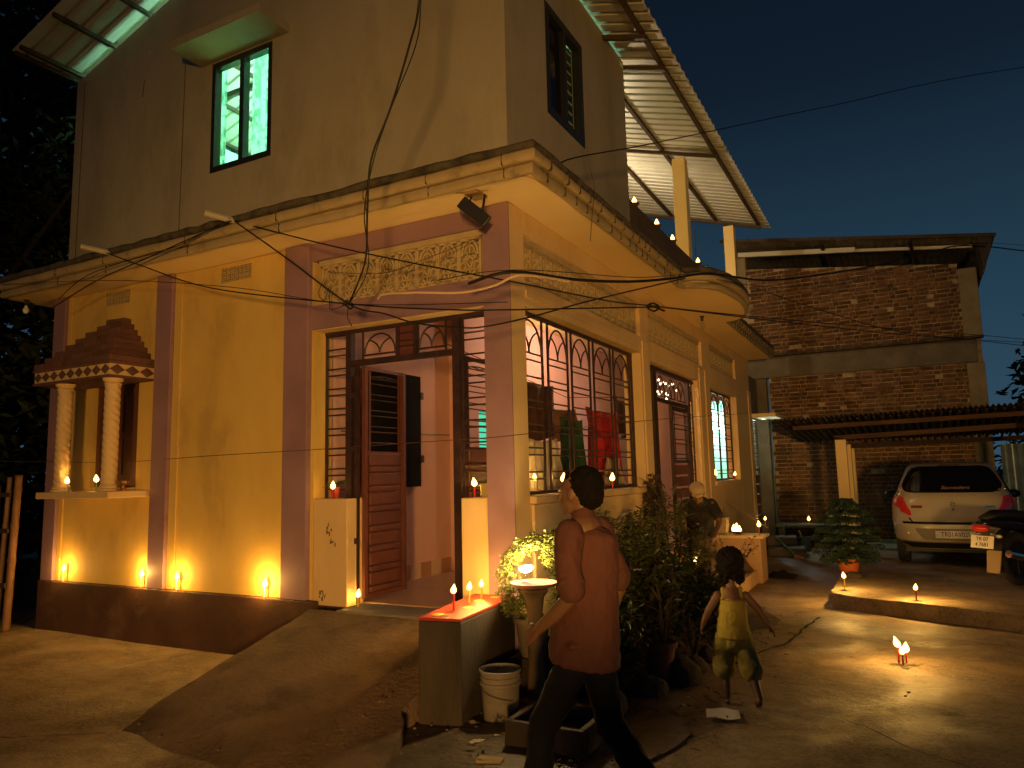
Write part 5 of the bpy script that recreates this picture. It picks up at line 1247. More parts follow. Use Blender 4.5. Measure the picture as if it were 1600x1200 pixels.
# ------------------------------------------------------------------ washing in the verandah
def cloth(name, p0, p1, ztop, zbot, m_, label, amp=.03, fr=3, taper=0):
    g = []
    n = 34
    for i in range(n + 1):
        t = i / n; row = []
        for j in range(15):
            s_ = j / 14; w_ = 1 - taper * s_; tt = .5 + (t - .5) * w_
            x = p0[0] + (p1[0] - p0[0]) * tt + amp * (.35 + s_) * sin(t * fr * 6.28 + s_ * 1.2) + .012 * sin(t * 23 + s_ * 5); y = p0[1] + (p1[1] - p0[1]) * tt + .012 * sin(t * 19 + s_ * 3)
            z = ztop - .04 * sin(pi * t) + (zbot - ztop) * s_ + .04 * sin(t * 7 + 1) * s_
            row.append((x, y, z))
        g.append(row)
    o = obj(name, MB().sheet(g), m_, None, smooth=True, ang=0); md = o.modifiers.new('s', 'SOLIDIFY'); md.thickness = .004
    return tag(o, label, 'clothing', group='washing on the verandah line')
CL = lambda n, a, b=None: mat(n, a, .9, b or tuple(v * .7 for v in a), 7, bump=.3, bscale=12)
cloth('brown_shawl', (-.85, 1.55), (-.9, 2.75), 2.62, 2.02, CL('brown_cloth', (.085, .035, .022)), 'dark brown shawl at the left of the washing line', .05, 2.5)
cloth('brown_towel', (-.95, 2.4), (-.95, 3.5), 2.40, 2.05, CL('tan_cloth', (.20, .09, .05)), 'tan towel hanging behind the green garment', .03, 4)
cloth('green_saree', (-.75, 2.55), (-.75, 3.2), 2.24, 1.60, CL('green_cloth', (.012, .045, .022), (.03, .075, .035)), 'dark green garment on the verandah washing line', .06, 3.5)
cloth('white_cloth', (-.42, .95), (-.42, 1.75), 1.95, 1.38, CL('white_cotton', (.60, .52, .40), (.42, .33, .2)), 'pale printed cloth behind the lower left of the window grille', .05, 5)
cloth('red_dress', (-.72, 3.25), (-.72, 4.35), 2.40, 1.34, CL('red_satin', (.42, .014, .014), (.20, .008, .01)), 'bright red dress on the verandah washing line', .09, 3.4, .12)
cloth('dark_scarf', (-.75, 4.3), (-.8, 5.4), 2.62, 2.15, CL('dark_cloth', (.05, .025, .02)), 'dark scarf at the right of the washing line', .05, 3)
cloth('pale_curtain', (-.30, 2.78), (-.30, 3.2), 1.78, 1.42, CL('beige_cotton', (.42, .30, .18)), 'beige cloth gathered at the right end of the big window', .04, 7)
cloth('yellow_towel', (.02 - .26, 6.95), (.02 - .26, 7.45), 2.0, 1.55, CL('yellow_towel_cloth', (.55, .36, .12)), 'yellow towel hanging in the far window', .03, 3, .3)
tag(obj('washing_line', MB().tube([(-.8, .3, 2.75), (-.85, 3.0, 2.50), (-.8, 6.0, 2.75)], .004, 5), M_['black'], None), 'thin washing line stretched through the verandah', 'line')

# ------------------------------------------------------------------ pots and planters on the house
def pot(x, y, z, r, h, m_, parent):
    return obj('pot', MB().lathe([(r * .68, 0), (r * .95, h * .86), (r * 1.08, h * .87), (r * 1.1, h), (r * .98, h), (r * .9, h * .85), (r * .1, h * .84)], (x, y, z), 22), m_, parent, smooth=True)
ORG = mat('orange_plastic_pot', (.55, .13, .035), .45)
def sprig(m, c, n, l, up_=.6, w_=.35, arc_=.5):
    for _ in range(n):
        a = random.uniform(0, 2 * pi); L_ = l * random.uniform(.6, 1.2); d = Vector((cos(a), sin(a), up_ * random.uniform(.4, 1.6))).normalized(); s_ = d.cross(Vector((0, 0, 1))).normalized() * L_ * w_ / 2
        p = Vector(c); rows = []
        for k, ww in enumerate((.25, .9, 1, .6, .05)):
            t = k / 4; q = p + d * L_ * t - Vector((0, 0, arc_ * L_ * t * t)); rows.append([q - s_ * ww, q + Vector((0, 0, -L_ * .03)), q + s_ * ww])
        m.sheet(rows)
    return m
GL = mat('green_leaf', (.09, .13, .03), .5, (.14, .17, .04), 9, rand=.3)
GL2 = mat('olive_leaf', (.075, .085, .022), .5, (.12, .12, .035), 9, rand=.35)
t = thing('potted_plant', 'small green plant in a red pot on the low wall left of the entrance', 'plant', (-1.93, .12, 1.421)); pot(-1.93, .14, 1.421, .05, .10, mat('red_pot', (.5, .06, .03), .5), t)
obj('foliage', sprig(MB(), (-1.93, .13, 1.53), 16, .15, .8), GL, t, kind='stuff')
t = thing('potted_plant', 'small plant in a ribbed pale pot on the low wall right of the entrance', 'plant', (-.32, .12, 1.421)); obj('pot', MB().lathe([(.035, 0), (.045, .02), (.04, .04), (.047, .06), (.042, .08), (.05, .11), (.04, .11)], (-.325, .10, 1.421), 18), mat('ribbed_pot', (.4, .3, .14), .8), t, smooth=True)
obj('foliage', sprig(MB(), (-.325, .10, 1.54), 10, .09, .8), GL, t, kind='stuff')
t = thing('planter', 'pale rectangular planter with small cactus plants on the low step wall', 'planter', (.20, 6.05, .657))
pb = MB(); pb.add([(x_, y_, z_) for z_, e_ in ((.657, 0), (.90, .02)) for x_, y_ in ((.06 - e_, 5.95 - e_), (.30 + e_, 5.95 - e_), (.30 + e_, 6.15 + e_), (.06 - e_, 6.15 + e_))], [(3, 2, 1, 0), (4, 5, 6, 7), (0, 1, 5, 4), (1, 2, 6, 5), (2, 3, 7, 6), (3, 0, 4, 7)])
obj('box', pb, mat('pale_planter', (.42, .32, .18), .7), t, bevel=.006)
pb = MB()
for x_, h_ in ((.07, .13), (.14, .07), (.20, .09), (.27, .14)): pb.tube([(x_, 6.03, .90), (x_, 6.03, .90 + h_)], [.014, .006], 6)
obj('cactus', pb, GL2, t)
# ------------------------------------------------------------------ the bed of shrubs in front of the verandah
FILL = mat('filler_leaf', (.05, .065, .02), .5, (.085, .09, .03), 9, rand=.45)
def small_leaf(m, c, r, n, l=.035): return leaf_cloud(m, c, r, n, l, .2, .5)
random.seed(21)
sh = thing('shrub', 'small leafed shrub arching over the bright lamp at the house corner', 'shrub', (.16, -.20, 0))
m = MB()
path = [(.10, -.30, .66), (.06, -.28, .78), (.05, -.27, .90), (.09, -.25, 1.00), (.17, -.24, 1.08), (.27, -.23, 1.12), (.38, -.22, 1.13), (.48, -.22, 1.16)]
for i, p in enumerate(path): small_leaf(m, p, (.085, .07, .075), 210, .036)
small_leaf(m, (.20, -.30, .66), (.08, .06, .08), 120, .036); small_leaf(m, (.18, -.26, .74), (.06, .06, .08), 120, .036)
small_leaf(m, (.36, -.2, 1.02), (.06, .06, .1), 120, .036)
obj('foliage', m, mat('small_bright_leaf', (.14, .17, .035), .45, (.20, .22, .05), 20, rand=.35), sh, kind='stuff')
obj('stem', MB().tube([(.20, -.16, .55), (.12, -.2, .75), (.09, -.22, .95), (.2, -.2, 1.07), (.45, -.2, 1.14)], .010, 6), BARK, sh)
pot(.20, -.16, .30, .13, .27, mat('cement_pot', (.22, .16, .10), .9), sh); obj('stand', MB().box((.07, -.28, .0), (.33, -.04, .30)), M_['wallcem'], sh)
t = thing('cement_planter', 'pale cement planter on a block just behind the pedestal lamp', 'planter', (.50, .12, 0)); obj('block', MB().box((.36, -.02, 0), (.66, .26, .72)), M_['wallcem'], t, bevel=.01); pot(.50, .12, .72, .15, .26, mat('pale_cement', (.36, .24, .13), .9), t)
obj('foliage', small_leaf(MB(), (.50, .12, 1.05), (.16, .16, .12), 380, .05), GL2, t, kind='stuff')
def leaf_mesh(L_, w_, fold=.2, arc_=.35, name='leaf'):
    rows = []
    for k in range(6):
        t = k / 5; ww = (0.06, .75, 1, .85, .5, .02)[k] * w_ / 2; z = -arc_ * L_ * t * t; rows.append([(-ww, L_ * t, z + ww * fold), (0, L_ * t, z), (ww, L_ * t, z + ww * fold)])
    return MB().sheet(rows).mesh(name)
CROT = mat('croton_leaf', (.16, .075, .03), .5, (.09, .08, .025), 14, rand=.4); BROAD = mat('broad_dark_leaf', (.03, .06, .02), .4, (.045, .08, .025), 10, rand=.3); PALE = mat('pale_dry_leaf', (.22, .13, .055), .7, (.15, .09, .04), 10, rand=.3)
def big_plant(x, y, z0, zs, n, L_, w_, m_, label, spread=.06, name='leafy_plant', upb=(.2, 1.0), filler=0, fr=.2, stem=True, fm=None):
    t = thing(name, label, 'plant', (x, y, z0), group=None)
    mes = [leaf_mesh(L_ * q, w_ * q, arc_=a_) for q, a_ in ((1, .35), (.8, .55), (.65, .2))]
    for me in mes:
        me.materials.append(m_)
        for p in me.polygons: p.use_smooth = True
    if stem:
        s_ = MB()
        for k in range(3): s_.tube([(x, y, z0), (x + spread * cos(k * 2.1), y + spread * sin(k * 2.1), (z0 + zs) / 2), (x + spread * 1.4 * cos(k * 2.3), y + spread * 1.4 * sin(k * 2.3), zs)], [.014, .011, .006], 6)
        obj('stem', s_, BARK, t, smooth=True)
    for k in range(n):
        a = k * 2.39996 + random.uniform(-.3, .3); f_ = (k + .5) / n; z = z0 + (zs - z0) * (.25 + .75 * f_)
        o_ = bpy.data.objects.new('leaf', mes[k % 3]); COL.objects.link(o_); o_.parent = t; o_.location = (spread * 1.2 * cos(a) * f_, spread * 1.2 * sin(a) * f_, z - z0)
        o_.rotation_euler = (random.uniform(*upb), random.uniform(-.35, .35), a - pi / 2)
    if filler: obj('foliage', leaf_cloud(MB(), (x, y, (z0 + zs) / 2 + .05), (fr, fr, (zs - z0) / 2 + .05), filler, .07, .2, .4), fm or (GL2 if m_ is GL2 else FILL), t, kind='stuff')
    return t
random.seed(31)
big_plant(.42, .75, .25, 1.22, 26, .16, .05, GL2, 'tall leafy shrub hidden partly behind the walking man', .12, filler=1190, fr=.24, name='shrub')
big_plant(.40, 1.75, .25, 1.20, 30, .15, .045, GL2, 'tall shrub below the right part of the big window', .14, filler=1530, fr=.26, name='shrub')
big_plant(.52, 2.35, .25, 1.40, 34, .24, .028, GL2, 'spiky narrow leafed shrub just left of the bending person', .10, 'spiky_shrub', (.5, 1.3), 500, .2)
big_plant(.78, 1.55, .12, .80, 24, .26, .085, BROAD, 'broad leafed dark green plant below the spiky shrub', .06, filler=850, fr=.22)
big_plant(.86, 2.10, .12, .62, 22, .28, .07, BROAD, 'low plant with long drooping dark leaves nearest the steps', .06, upb=(-.1, .7), filler=510, fr=.2)
big_plant(.82, .95, .12, .82, 24, .20, .065, CROT, 'croton with brownish mottled leaves in the middle of the bed', .08, 'croton', (-.3, .8), 420, .2)
big_plant(.62, .35, .10, .95, 26, .17, .05, CROT, 'dark croton behind the clay pot', .12, 'croton', (-.2, .9), 700, .24)
big_plant(.95, .55, .30, .62, 16, .22, .02, PALE, 'dry grassy plant growing in the clay pot', .03, 'potted_grass', (.3, 1.2))
t = thing('clay_pot', 'clay pot with dry grass at the edge of the plant bed', 'pot', (.90, .50, 0)); pot(.92, .52, .06, .13, .26, CLAY, t)
big_plant(.98, 1.30, .06, .38, 16, .16, .04, GL2, 'small low plant at the front edge of the bed', .05, upb=(0, 1))
big_plant(.90, 2.9, .06, .48, 14, .22, .06, PALE, 'plant with pale dry leaves beside the verandah steps', .05, upb=(-.2, .8), filler=272, fr=.14)
big_plant(.60, 3.0, .10, .34, 10, .14, .05, GL2, 'short potted plant holding the yellow candle', .05); pt_ = thing('candle_pot', 'small pot under the yellow candle among the plants', 'pot', (.60, 3.0, .0)); pot(.60, 3.0, .28, .08, .20, CLAY, pt_); obj('block', MB().box((.50, 2.9, 0), (.70, 3.1, .28)), M_['concrete'], pt_)
t = thing('dried_climber', 'dried brown climber clinging to the pilaster beside the big window', 'climber', (.10, 3.15, 0))
m = MB()
for z in (.5, .7, .9, 1.1, 1.3, 1.45): leaf_cloud(m, (.12 + .05 * sin(z * 9), 3.12, z), (.11, .11, .14), 130, .06, .6, .5)
obj('foliage', m, mat('dried_leaf', (.10, .06, .03), .95, (.06, .035, .02), 12, rand=.4), t, kind='stuff'); obj('stem', MB().tube([(.15, 3.1, 0), (.10, 3.15, .6), (.12, 3.1, 1.1), (.08, 3.15, 1.5)], [.05, .035, .03, .01], 8), BARK, t)
t = thing('bare_shrub', 'thin shrub with sparse dark leaves in front of the step wall', 'shrub', (.80, 3.55, 0)); m = MB(); s_ = MB()
for k in range(12):
    a = k * .55; p = [(.85, 3.5, .2), (.85 + .10 * cos(a), 3.5 + .10 * sin(a), .55), (.88 + .28 * cos(a), 3.5 + .2 * sin(a), .75 + .1 * sin(k * 2))]; s_.tube(p, [.006, .004, .002], 5)
    for j in range(7): f_ = j / 6; q = Vector(p[1]).lerp(Vector(p[2]), f_); leaf_cloud(m, q, (.02, .02, .02), 2, .045, .2, .5)
obj('stem', s_, BARK, t); obj('foliage', m, LEAF, t, kind='stuff')
random.seed(77)
big_plant(.75, .10, .05, .62, 20, .20, .06, BROAD, 'dark broad leafed plant nearest the camera in the bed', .08, filler=714, fr=.22)
big_plant(1.02, 1.75, .05, .55, 20, .20, .06, GL2, 'bushy low plant at the outer edge of the bed behind the stones', .08, filler=510, fr=.2)
big_plant(.98, 2.45, .05, .50, 18, .22, .05, CROT, 'reddish plant at the outer edge of the bed near the steps', .07, 'croton', (-.2, .9), 260, .18)
big_plant(.30, .35, .30, 1.05, 20, .15, .05, GL2, 'shrub between the low wall and the cement planter', .10, filler=1020, fr=.2, name='shrub')
big_plant(.55, 1.25, .20, 1.05, 26, .18, .05, GL2, 'dense shrub in the middle of the bed behind the croton', .12, filler=1530, fr=.26, name='shrub')
big_plant(.62, 2.95, .2, .95, 20, .20, .035, GL2, 'feathery shrub directly beside the bending person', .08, filler=595, fr=.18, name='shrub')
# stones that edge the bed
STN = mat('dark_stone', (.085, .06, .04), .95, (.045, .032, .022), 7, bump=.6, bscale=18)
for i, (x, y, r_, lb) in enumerate(((1.06, .62, .15, 'large rounded stone right of the clay pot'), (.96, .18, .12, 'stone in front of the clay pot'), (1.08, .95, .10, 'small stone behind the large rounded one'), (.82, -.30, .13, 'flat dark stone near the trousers of the man'), (1.07, 1.35, .09, 'stone at the far front edge of the plant bed'), (.50, -.45, .10, 'stone right of the white bucket'))):
    m = MB().ell((x, y, r_ * .5), (r_ * .9, r_, r_ * .8), 14, 10)
    m.v = [(a + .012 * sin(b * 31 + i), b + .012 * sin(c_ * 27 + i), max(.0, c_ + .01 * sin(a * 37))) for a, b, c_ in m.v]
    tag(obj('stone', m, STN, None, smooth=True), lb, 'stone', group='stones edging the plant bed')
# old timber behind the bucket
t = thing('timber_offcuts', 'old timber boards standing behind the white bucket', 'timber', (.42, -.12, 0))
for k in range(6): obj('board', MB().beam((.28 + k * .06, -.12 + .03 * (k % 2), 0), (.27 + k * .065, -.06, .42 + .06 * (k % 3)), .055, .03), M_['dkwood'], t)
t = thing('feeding_trough', 'dark low cement trough in front of the plant bed', 'trough', (.78, -.78, 0)); tm = wall_grid('x', 0, 0.01, 0, 1, 0, 1, []) ; tm = MB().box((.48, -1.12, 0), (.98, -1.08, .17)).box((.48, -.70, 0), (.98, -.66, .17)).box((.48, -1.079, 0), (.52, -.701, .17)).box((.94, -1.079, 0), (.98, -.701, .17)).box((.521, -1.079, 0), (.939, -.701, .04))
obj('shell', tm, M_['wallcem'], t, bevel=.008)
# ------------------------------------------------------------------ plastic bucket
t = thing('bucket', 'dirty white plastic paint bucket beside the candle wall', 'bucket', (.225, -.70, 0)); bx_, by_ = .225, -.70
DW = mat('dirty_white_plastic', (.27, .22, .17), .5, (.20, .16, .115), 5, dirt=(.03, .027, .024), dscale=6, dlo=.56, dhi=.62)
obj('body', MB().lathe([(.0, 0), (.108, 0), (.112, .01), (.125, .24), (.135, .245), (.137, .262), (.127, .268), (.128, .285), (.136, .288), (.137, .298), (.128, .302), (.129, .318), (.138, .321), (.139, .338), (.131, .340), (.120, .14), (.105, .12), (.0, .12)][1:], (bx_, by_, .0), 40), DW, t, smooth=True, ang=50)
obj('cement_residue', MB().lathe([(.117, .13), (.06, .136), (.0, .13)][:2], (bx_, by_, .0), 24), M_['moss'], t)
hp = [(bx_ + .138 * cos(a), by_ + .138 * sin(a) - .01, .255 - .10 * sin((a + 2.6) / 2.0 * 1.0) * 1.0) for a in [-2.6 + .2 * k for k in range(12)]]
obj('handle', MB().tube(hp, .002, 6), M_['steel'], t)
# litter
random.seed(5)
LB = [(.10, -.86, .0, .05, .024, 'paper_scrap', 'pale scrap of paper nearest the candle wall'), (.21, -.90, .5, .055, .022, 'paper_scrap', 'pale scrap of paper right under the bucket'), (.40, -.98, .3, .055, .026, 'paper_scrap', 'pale paper scrap between bucket and trough'), (.30, -1.14, 1.2, .05, .026, 'paper_scrap', 'pale paper scrap farthest forward')]
PAP = mat('waste_paper', (.55, .42, .28), .8)
for x, y, r_, a_, b_, nm, lb in LB:
    g = [[(x + cos(r_) * (i - 3) / 3 * a_ - sin(r_) * (j - 2) / 2 * b_, y + sin(r_) * (i - 3) / 3 * a_ + cos(r_) * (j - 2) / 2 * b_, .034 + .004 * sin(i * 1.3 + j)) for j in range(5)] for i in range(7)]
    tag(obj(nm, MB().sheet(g), PAP, None), lb, 'paper', group='paper scraps on the ground')
g = [[(1.50 + cos(.25) * (i - 4) / 4 * .105 - sin(.25) * (j - 3) / 3 * .10, -.02 + sin(.25) * (i - 4) / 4 * .105 + cos(.25) * (j - 3) / 3 * .10, .022 + .006 * sin(i * .9 + j * .7)) for j in range(7)] for i in range(9)]
tag(obj('white_card', MB().sheet(g), mat('white_card', (.72, .68, .62), .5), None), 'white card lying on the yard at the feet of the child', 'paper')
tag(obj('brick_piece', MB().box((.45, -1.40, .012), (.60, -1.34, .05), rz=.2), mat('pale_brick', (.33, .24, .13), .9), None, bevel=.006), 'pale flat stone lying in front of the trough', 'stone')
wr = MB(); g = [[(.56 + i * .012, -.56 + j * .014, .17 + .01 * sin(i * 2 + j * 3)) for j in range(5)] for i in range(8)]
tag(obj('wrapper', wr.sheet(g), mat('orange_white_wrapper', (.6, .22, .10), .4, (.7, .6, .5), 9, lo=.48, hi=.52), None), 'orange and white wrapper lying on the bed edge', 'wrapper')
for i, (x, y) in enumerate(((2.55, .887), (2.571, .99), (1.199, .27), (1.215, .08))):
    tag(obj('pebble', MB().ell((x, y, .012), (.012, .009, .007), 8, 6), M_['white'], None, smooth=True), ['nearer of two white specks before the yard candles', 'farther of two white specks before the yard candles', 'white speck farther up beside the bed', 'white speck nearer the white card'][i], 'pebble', group='white specks on the yard')

# ------------------------------------------------------------------ the araucaria in its orange pot
ax, ay, az = 1.90, 6.0, .165
ar = thing('potted_pine', 'tiered dark pine like plant in an orange pot on the platform', 'plant', (ax, ay, az)); pot(ax, ay, az, .155, .20, ORG, ar)
obj('stem', MB().tube([(ax, ay, az + .15), (ax + .01, ay, az + .6), (ax, ay, az + 1.0)], [.016, .012, .005], 8), BARK, ar)
ND = mat('pine_needle', (.022, .045, .03), .6, (.03, .06, .035), 10, rand=.3)
for tier, (z, L_) in enumerate(((.24, .38), (.32, .43), (.42, .45), (.53, .44), (.64, .42), (.76, .36), (.86, .29), (.94, .20), (1.0, .12))):
    for k in range(7):
        a = k * 2 * pi / 7 + tier * .5 + random.uniform(-.2, .2); m = MB(); d_ = Vector((cos(a), sin(a), 0)); pts = []
        for j in range(9):
            s_ = j / 8; pts.append(Vector((ax, ay, az + z)) + d_ * L_ * s_ + Vector((0, 0, -.10 * s_ * L_ * 2 + .16 * s_ * s_ * L_)))
        m.tube(pts, [.007 - .0006 * j for j in range(9)], 5)
        sd = Vector((-sin(a), cos(a), 0))
        for j in range(1, 26):
            s_ = j / 26; q = pts[0].lerp(pts[8], s_); q.z = pts[min(8, int(s_ * 8))].z
            for g_ in (-1, 1):
                e_ = q + sd * g_ * .085 * (1 - .45 * s_) + d_ * .03 - Vector((0, 0, .045 + random.uniform(0, .03)))
                for h_ in range(7):
                    f_ = (h_ + .5) / 7; p = q.lerp(e_, f_); v = Vector((random.uniform(-1, 1), random.uniform(-1, 1), random.uniform(-.8, .6))) * .022
                    m.add([p - (e_ - q) * .14, p + v, p + (e_ - q) * .14], [(0, 1, 2)])
        obj('branch', m, ND, ar)
tag(obj('stone', MB().ell((1.98, 5.62, .18), (.12, .09, .06), 12, 8), STN, None, smooth=True), 'dark stone in front of the orange plant pot', 'stone')
# ------------------------------------------------------------------ overhead cables
CBL = mat('black_cable', (.010, .008, .007), .6); PCB = mat('brown_cable', (.07, .03, .015), .7); PIP = mat('cream_conduit', (.62, .42, .24), .5)
CB = [
('thick black bundle of cables crossing in front of the canopy to the brick building', .015, CBL, [(-.06, -.55, 3.00), (0.271, -0.485, 3.054), (0.487, 0.191, 3.119), (0.711, 0.865, 3.222), (0.899, 1.514, 3.371), (1.003, 2.668, 3.67), (1.293, 4.711, 4.021), (1.863, 6.439, 4.426), (2.619, 8.145, 4.874), (3.333, 9.6, 5.331), (5.174, 12.777, 5.899), (14, 30, 7.5)]),
('cable running from the right drain pipe across the whole front to the lower right', .008, CBL, [(-2.654, -0.456, 3.998), (-1.553, -0.498, 3.581), (-0.551, -0.602, 3.227), (0.356, -0.651, 2.932), (0.698, 0.327, 2.946), (0.836, 1.072, 3.032), (1.274, 3.655, 3.349), (2.295, 7.0, 3.682), (5.033, 12.952, 4.102), (12, 28, 5)]),
('cable from the left drain pipe through the knot in front of the carved panel', .008, CBL, [(-4.666, -0.47, 4.057), (-3.876, -0.52, 3.747), (-2.864, -0.5, 3.376), (-1.084, -0.676, 2.958), (-0.106, -0.759, 2.771), (0.295, -0.545, 2.76), (0.583, -0.059, 2.825), (0.835, 1.073, 3.021), (0.877, 1.541, 3.094), (1.328, 4.245, 3.409), (2.714, 8.355, 3.734), (5.022, 12.965, 3.971), (12, 28, 4.6)]),
('cable dipping below the door lintel and rising to the canopy curve', .008, CBL, [(-2.551, -0.508, 3.944), (-1.803, -0.613, 3.453), (-1.084, -0.676, 2.958), (-0.693, -0.735, 2.821), (-0.372, -0.776, 2.702), (0.016, -0.787, 2.622), (0.223, -0.79, 2.607), (0.455, -0.564, 2.686), (0.609, 0.278, 2.959), (0.955, 1.765, 3.421)]),
('cable dropping from the top of the photo down to the knot', .009, CBL, [(.33, -1.65, 5.2), (0.206, -1.529, 4.572), (0.021, -1.377, 4.412), (-0.24, -1.243, 4.098), (-0.444, -1.195, 3.797), (-0.557, -1.097, 3.479), (-0.716, -0.917, 3.224), (-0.908, -0.772, 3.091), (-1.084, -0.676, 2.958)]),
('thin second cable beside the one dropping from the top', .005, CBL, [(.36, -1.65, 5.2), (0.22, -1.529, 4.572), (0.05, -1.35, 4.412), (-0.25, -1.23, 4.098), (-0.42, -1.195, 3.797), (-0.585, -1.097, 3.479), (-0.69, -0.917, 3.224), (-0.85, -0.772, 3.1), (-1.084, -0.676, 2.958)]),
('highest cable rising from the canopy to the upper right against the sky', .009, CBL, [(0.36, 0.30, 4.06), (0.382, 0.328, 4.189), (0.533, 1.904, 4.909), (0.955, 3.721, 5.744), (2.13, 6.451, 6.987), (5.282, 11.247, 9.1), (14, 24, 14)]),
('cable looping under the left end of the canopy up to the right drain pipe', .007, CBL, [(-5.377, -0.518, 3.504), (-4.532, -0.55, 3.685), (-3.735, -0.55, 3.797), (-3.178, -0.55, 3.877), (-2.639, -0.5, 3.985)]),
('thin cable hugging the cornice towards the right drain pipe', .005, CBL, [(-5.228, -0.53, 3.586), (-4.73, -0.53, 3.775), (-3.834, -0.54, 3.833), (-3.277, -0.54, 3.852), (-2.653, -0.5, 4.01)]),
('cream conduit sagging across the beam above the door', .011, PIP, [(-0.78, -0.70, 2.955), (-0.682, -0.749, 2.964), (-0.383, -0.757, 2.935), (-0.017, -0.728, 2.89), (0.235, -0.711, 2.905), (0.381, -0.697, 2.95), (0.458, -0.602, 2.974), (.6, -.2, 3.0)]),
('thin brown cable sagging in front of the carved panel', .004, PCB, [(-1.9, -.02, 3.50), (-1.175, -0.16, 3.34), (-0.667, -0.2, 3.38), (-.24, -.02, 3.55)]),
('cable dropping from the canopy curve to the far lower right', .007, CBL, [(1.187, 4.337, 3.852), (1.886, 6.755, 3.884), (2.921, 9.577, 3.929), (5.185, 14.16, 4.199), (10, 24, 5)]),
('short loose cable end hanging below the knot', .005, CBL, [(-1.084, -0.676, 2.958), (-1.094, -0.679, 2.856), (-1.063, -0.662, 2.778)]),
('loose cable loop hanging at the left end of the carved panel', .004, CBL, [(-1.93, -.03, 3.44), (-1.98, -.05, 3.30), (-1.9, -.06, 3.22), (-1.86, -.05, 3.33), (-1.80, -.1, 3.16), (-1.6, -.3, 3.05), (-1.084, -0.676, 2.958)]),
('thin brown cable running level along the front of the house', .004, PCB, [(-7.2, -.6, 1.95), (-6.505, -0.50, 1.892), (-4.817, -0.09, 1.829), (-3.323, -0.08, 1.849), (-2.148, -0.08, 1.858), (-1.919, -0.08, 1.861), (-0.94, -0.08, 1.878), (-0.204, -0.08, 1.888), (0.06, -0.08, 1.898), (0.07, 2.923, 2.162), (0.07, 5.989, 2.4), (0.07, 9.686, 2.668)]),
('thin cable hanging down from the right cornice', .0035, PCB, [(.50, .55, 4.18), (.53, .56, 4.0), (.50, .57, 3.78), (.46, .60, 3.55)]),
]
CB += [
('straight thin wire just above the thick cable bundle', .004, CBL, [(-.3, -.6, 3.05), (.29, -.45, 3.075), (.72, .87, 3.26), (.93, 1.52, 3.40), (1.02, 2.7, 3.69)]),
('thin wire spanning from the left canopy end across the pillars', .004, CBL, [(-6.4, -.52, 3.92), (-4.2, -.62, 3.62), (-2.4, -.68, 3.28), (-1.084, -0.676, 2.958), (.3, -.62, 2.80)]),
('thin wire running beside the thick bundle past the brick building', .005, CBL, [(1.05, 2.75, 3.62), (1.35, 4.75, 3.93), (1.92, 6.5, 4.30), (2.7, 8.2, 4.78), (3.4, 9.7, 5.28), (5.3, 12.9, 6.02), (14, 30, 7.9)]),
]
def smooth_path(P, n=6):
    P = [Vector(p) for p in P]; out = []
    for i in range(len(P) - 1):
        a = P[max(i - 1, 0)]; b_ = P[i]; c_ = P[i + 1]; d_ = P[min(i + 2, len(P) - 1)]
        for k in range(n):
            t = k / n; out.append(.5 * ((2 * b_) + (c_ - a) * t + (2 * a - 5 * b_ + 4 * c_ - d_) * t * t + (3 * b_ - a - 3 * c_ + d_) * t ** 3))
    out.append(P[-1]); return out
for lb, r_, m_, P_ in CB:
    tag(obj('cable', MB().tube(smooth_path(P_), r_ * .8, 6), m_, None, smooth=True), lb, 'cable', group='overhead cables')
kn = MB(); kn.tube(smooth_path([(0.801, 0.998, 3.022), (0.866, 0.974, 3.032), (0.899, 1.052, 3.009), (0.842, 1.082, 2.987), (0.795, 1.053, 3.017), (.84, 1.0, 3.02), (.93, 1.1, 2.98)]), .009, 6)
tag(obj('cable_knot', kn, CBL, None, smooth=True), 'knot of black cable in front of the side door', 'cable')
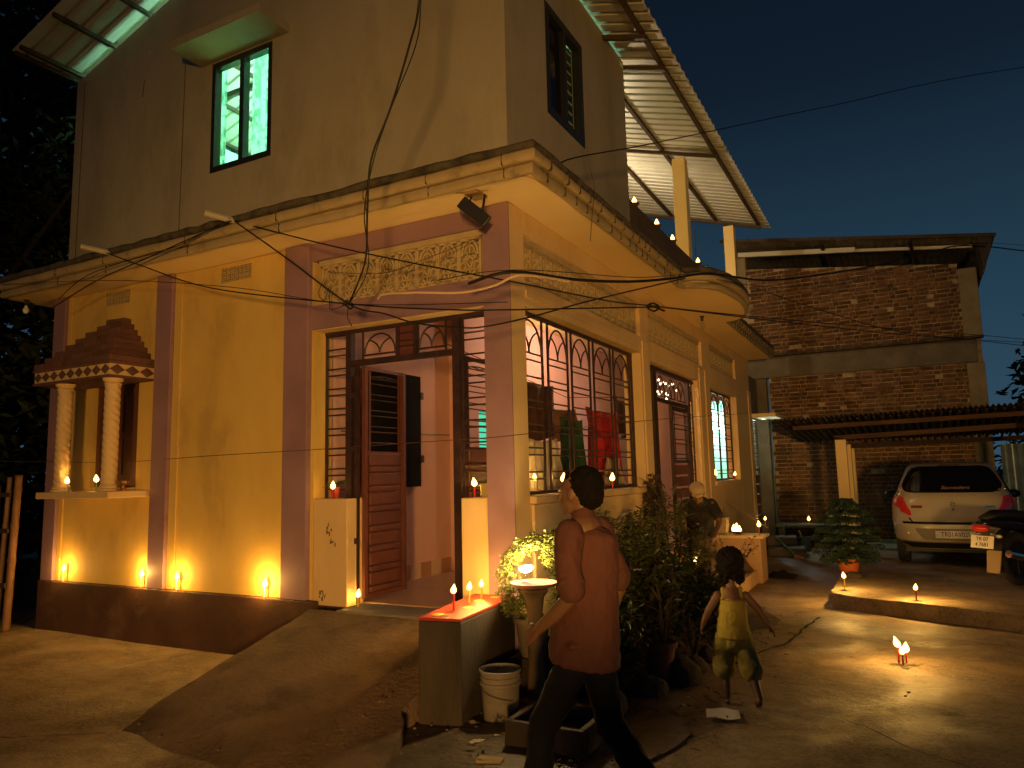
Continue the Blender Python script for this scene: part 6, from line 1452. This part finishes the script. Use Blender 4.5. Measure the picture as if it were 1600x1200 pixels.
kn = MB(); kn.tube(smooth_path([(-1.13, -.69, 2.95), (-1.09, -.70, 2.98), (-1.05, -.67, 2.95), (-1.08, -.66, 2.92), (-1.12, -.68, 2.96), (-1.07, -.69, 2.97), (-1.06, -.66, 2.94)]), .008, 6)
tag(obj('cable_knot', kn, CBL, None, smooth=True), 'knot of cables in front of the carved panel left of centre', 'cable')
# plant and rods on the parapet end
t = thing('parapet_plant', 'small dark plant and two thin rods at the far end of the parapet', 'plant', (-.09, 7.28, 4.87))
obj('foliage', leaf_cloud(MB(), (-.09, 7.30, 4.98), (.06, .07, .12), 90, .08), LEAF, t, kind='stuff'); obj('rod', MB().tube([(-.10, 6.75, 4.87), (-.10, 6.75, 5.55)], .007, 5), M_['steel'], t); obj('rod', MB().tube([(-.10, 6.95, 4.87), (-.07, 6.97, 5.32)], .006, 5), M_['steel'], t)
# ------------------------------------------------------------------ added floodlight behind the camera, in place of the unseen warm source
fp = thing("added_floodlight", "added warm floodlight on a short post out of view", "floodlight", (FLOOD_POS[0], FLOOD_POS[1], 0))
obj('post', MB().tube([(FLOOD_POS[0], FLOOD_POS[1], 0), (FLOOD_POS[0], FLOOD_POS[1], FLOOD_POS[2] - .1)], .03, 10), M_['steel'], fp)
d = (Vector(FLOOD_AIM) - Vector(FLOOD_POS)).normalized(); q = Vector(FLOOD_POS)
obj('housing', MB().beam(q - d * .12, q - d * .02, .3, .22), M_['frame'], fp)
l = lamp('added_flood', 'SPOT', FLOOD_POS, FLOOD_W, (1.0, .545, .14), fp, .55, spot_size=rad(58), spot_blend=1.0)
l.rotation_euler = d.to_track_quat('-Z', 'Y').to_euler()

bwl = thing("shade_wall", "low wall added out of view behind the camera to shade the near yard", "wall", (3.85, -6.6, 0))  # added unseen wall that keeps the floodlight off the man and near yard
obj('wall', MB().box((3.38, -6.70, 0), (4.40, -6.55, .96)), M_['wallcem'], bwl, bevel=.01)
obj('wall', MB().box((4.41, -6.70, 0), (8.2, -6.55, .98)), M_['wallcem'], bwl, bevel=.01)
obj('coping', MB().box((3.35, -6.73, .961), (4.43, -6.52, .99)), M_['concrete'], bwl, bevel=.01)
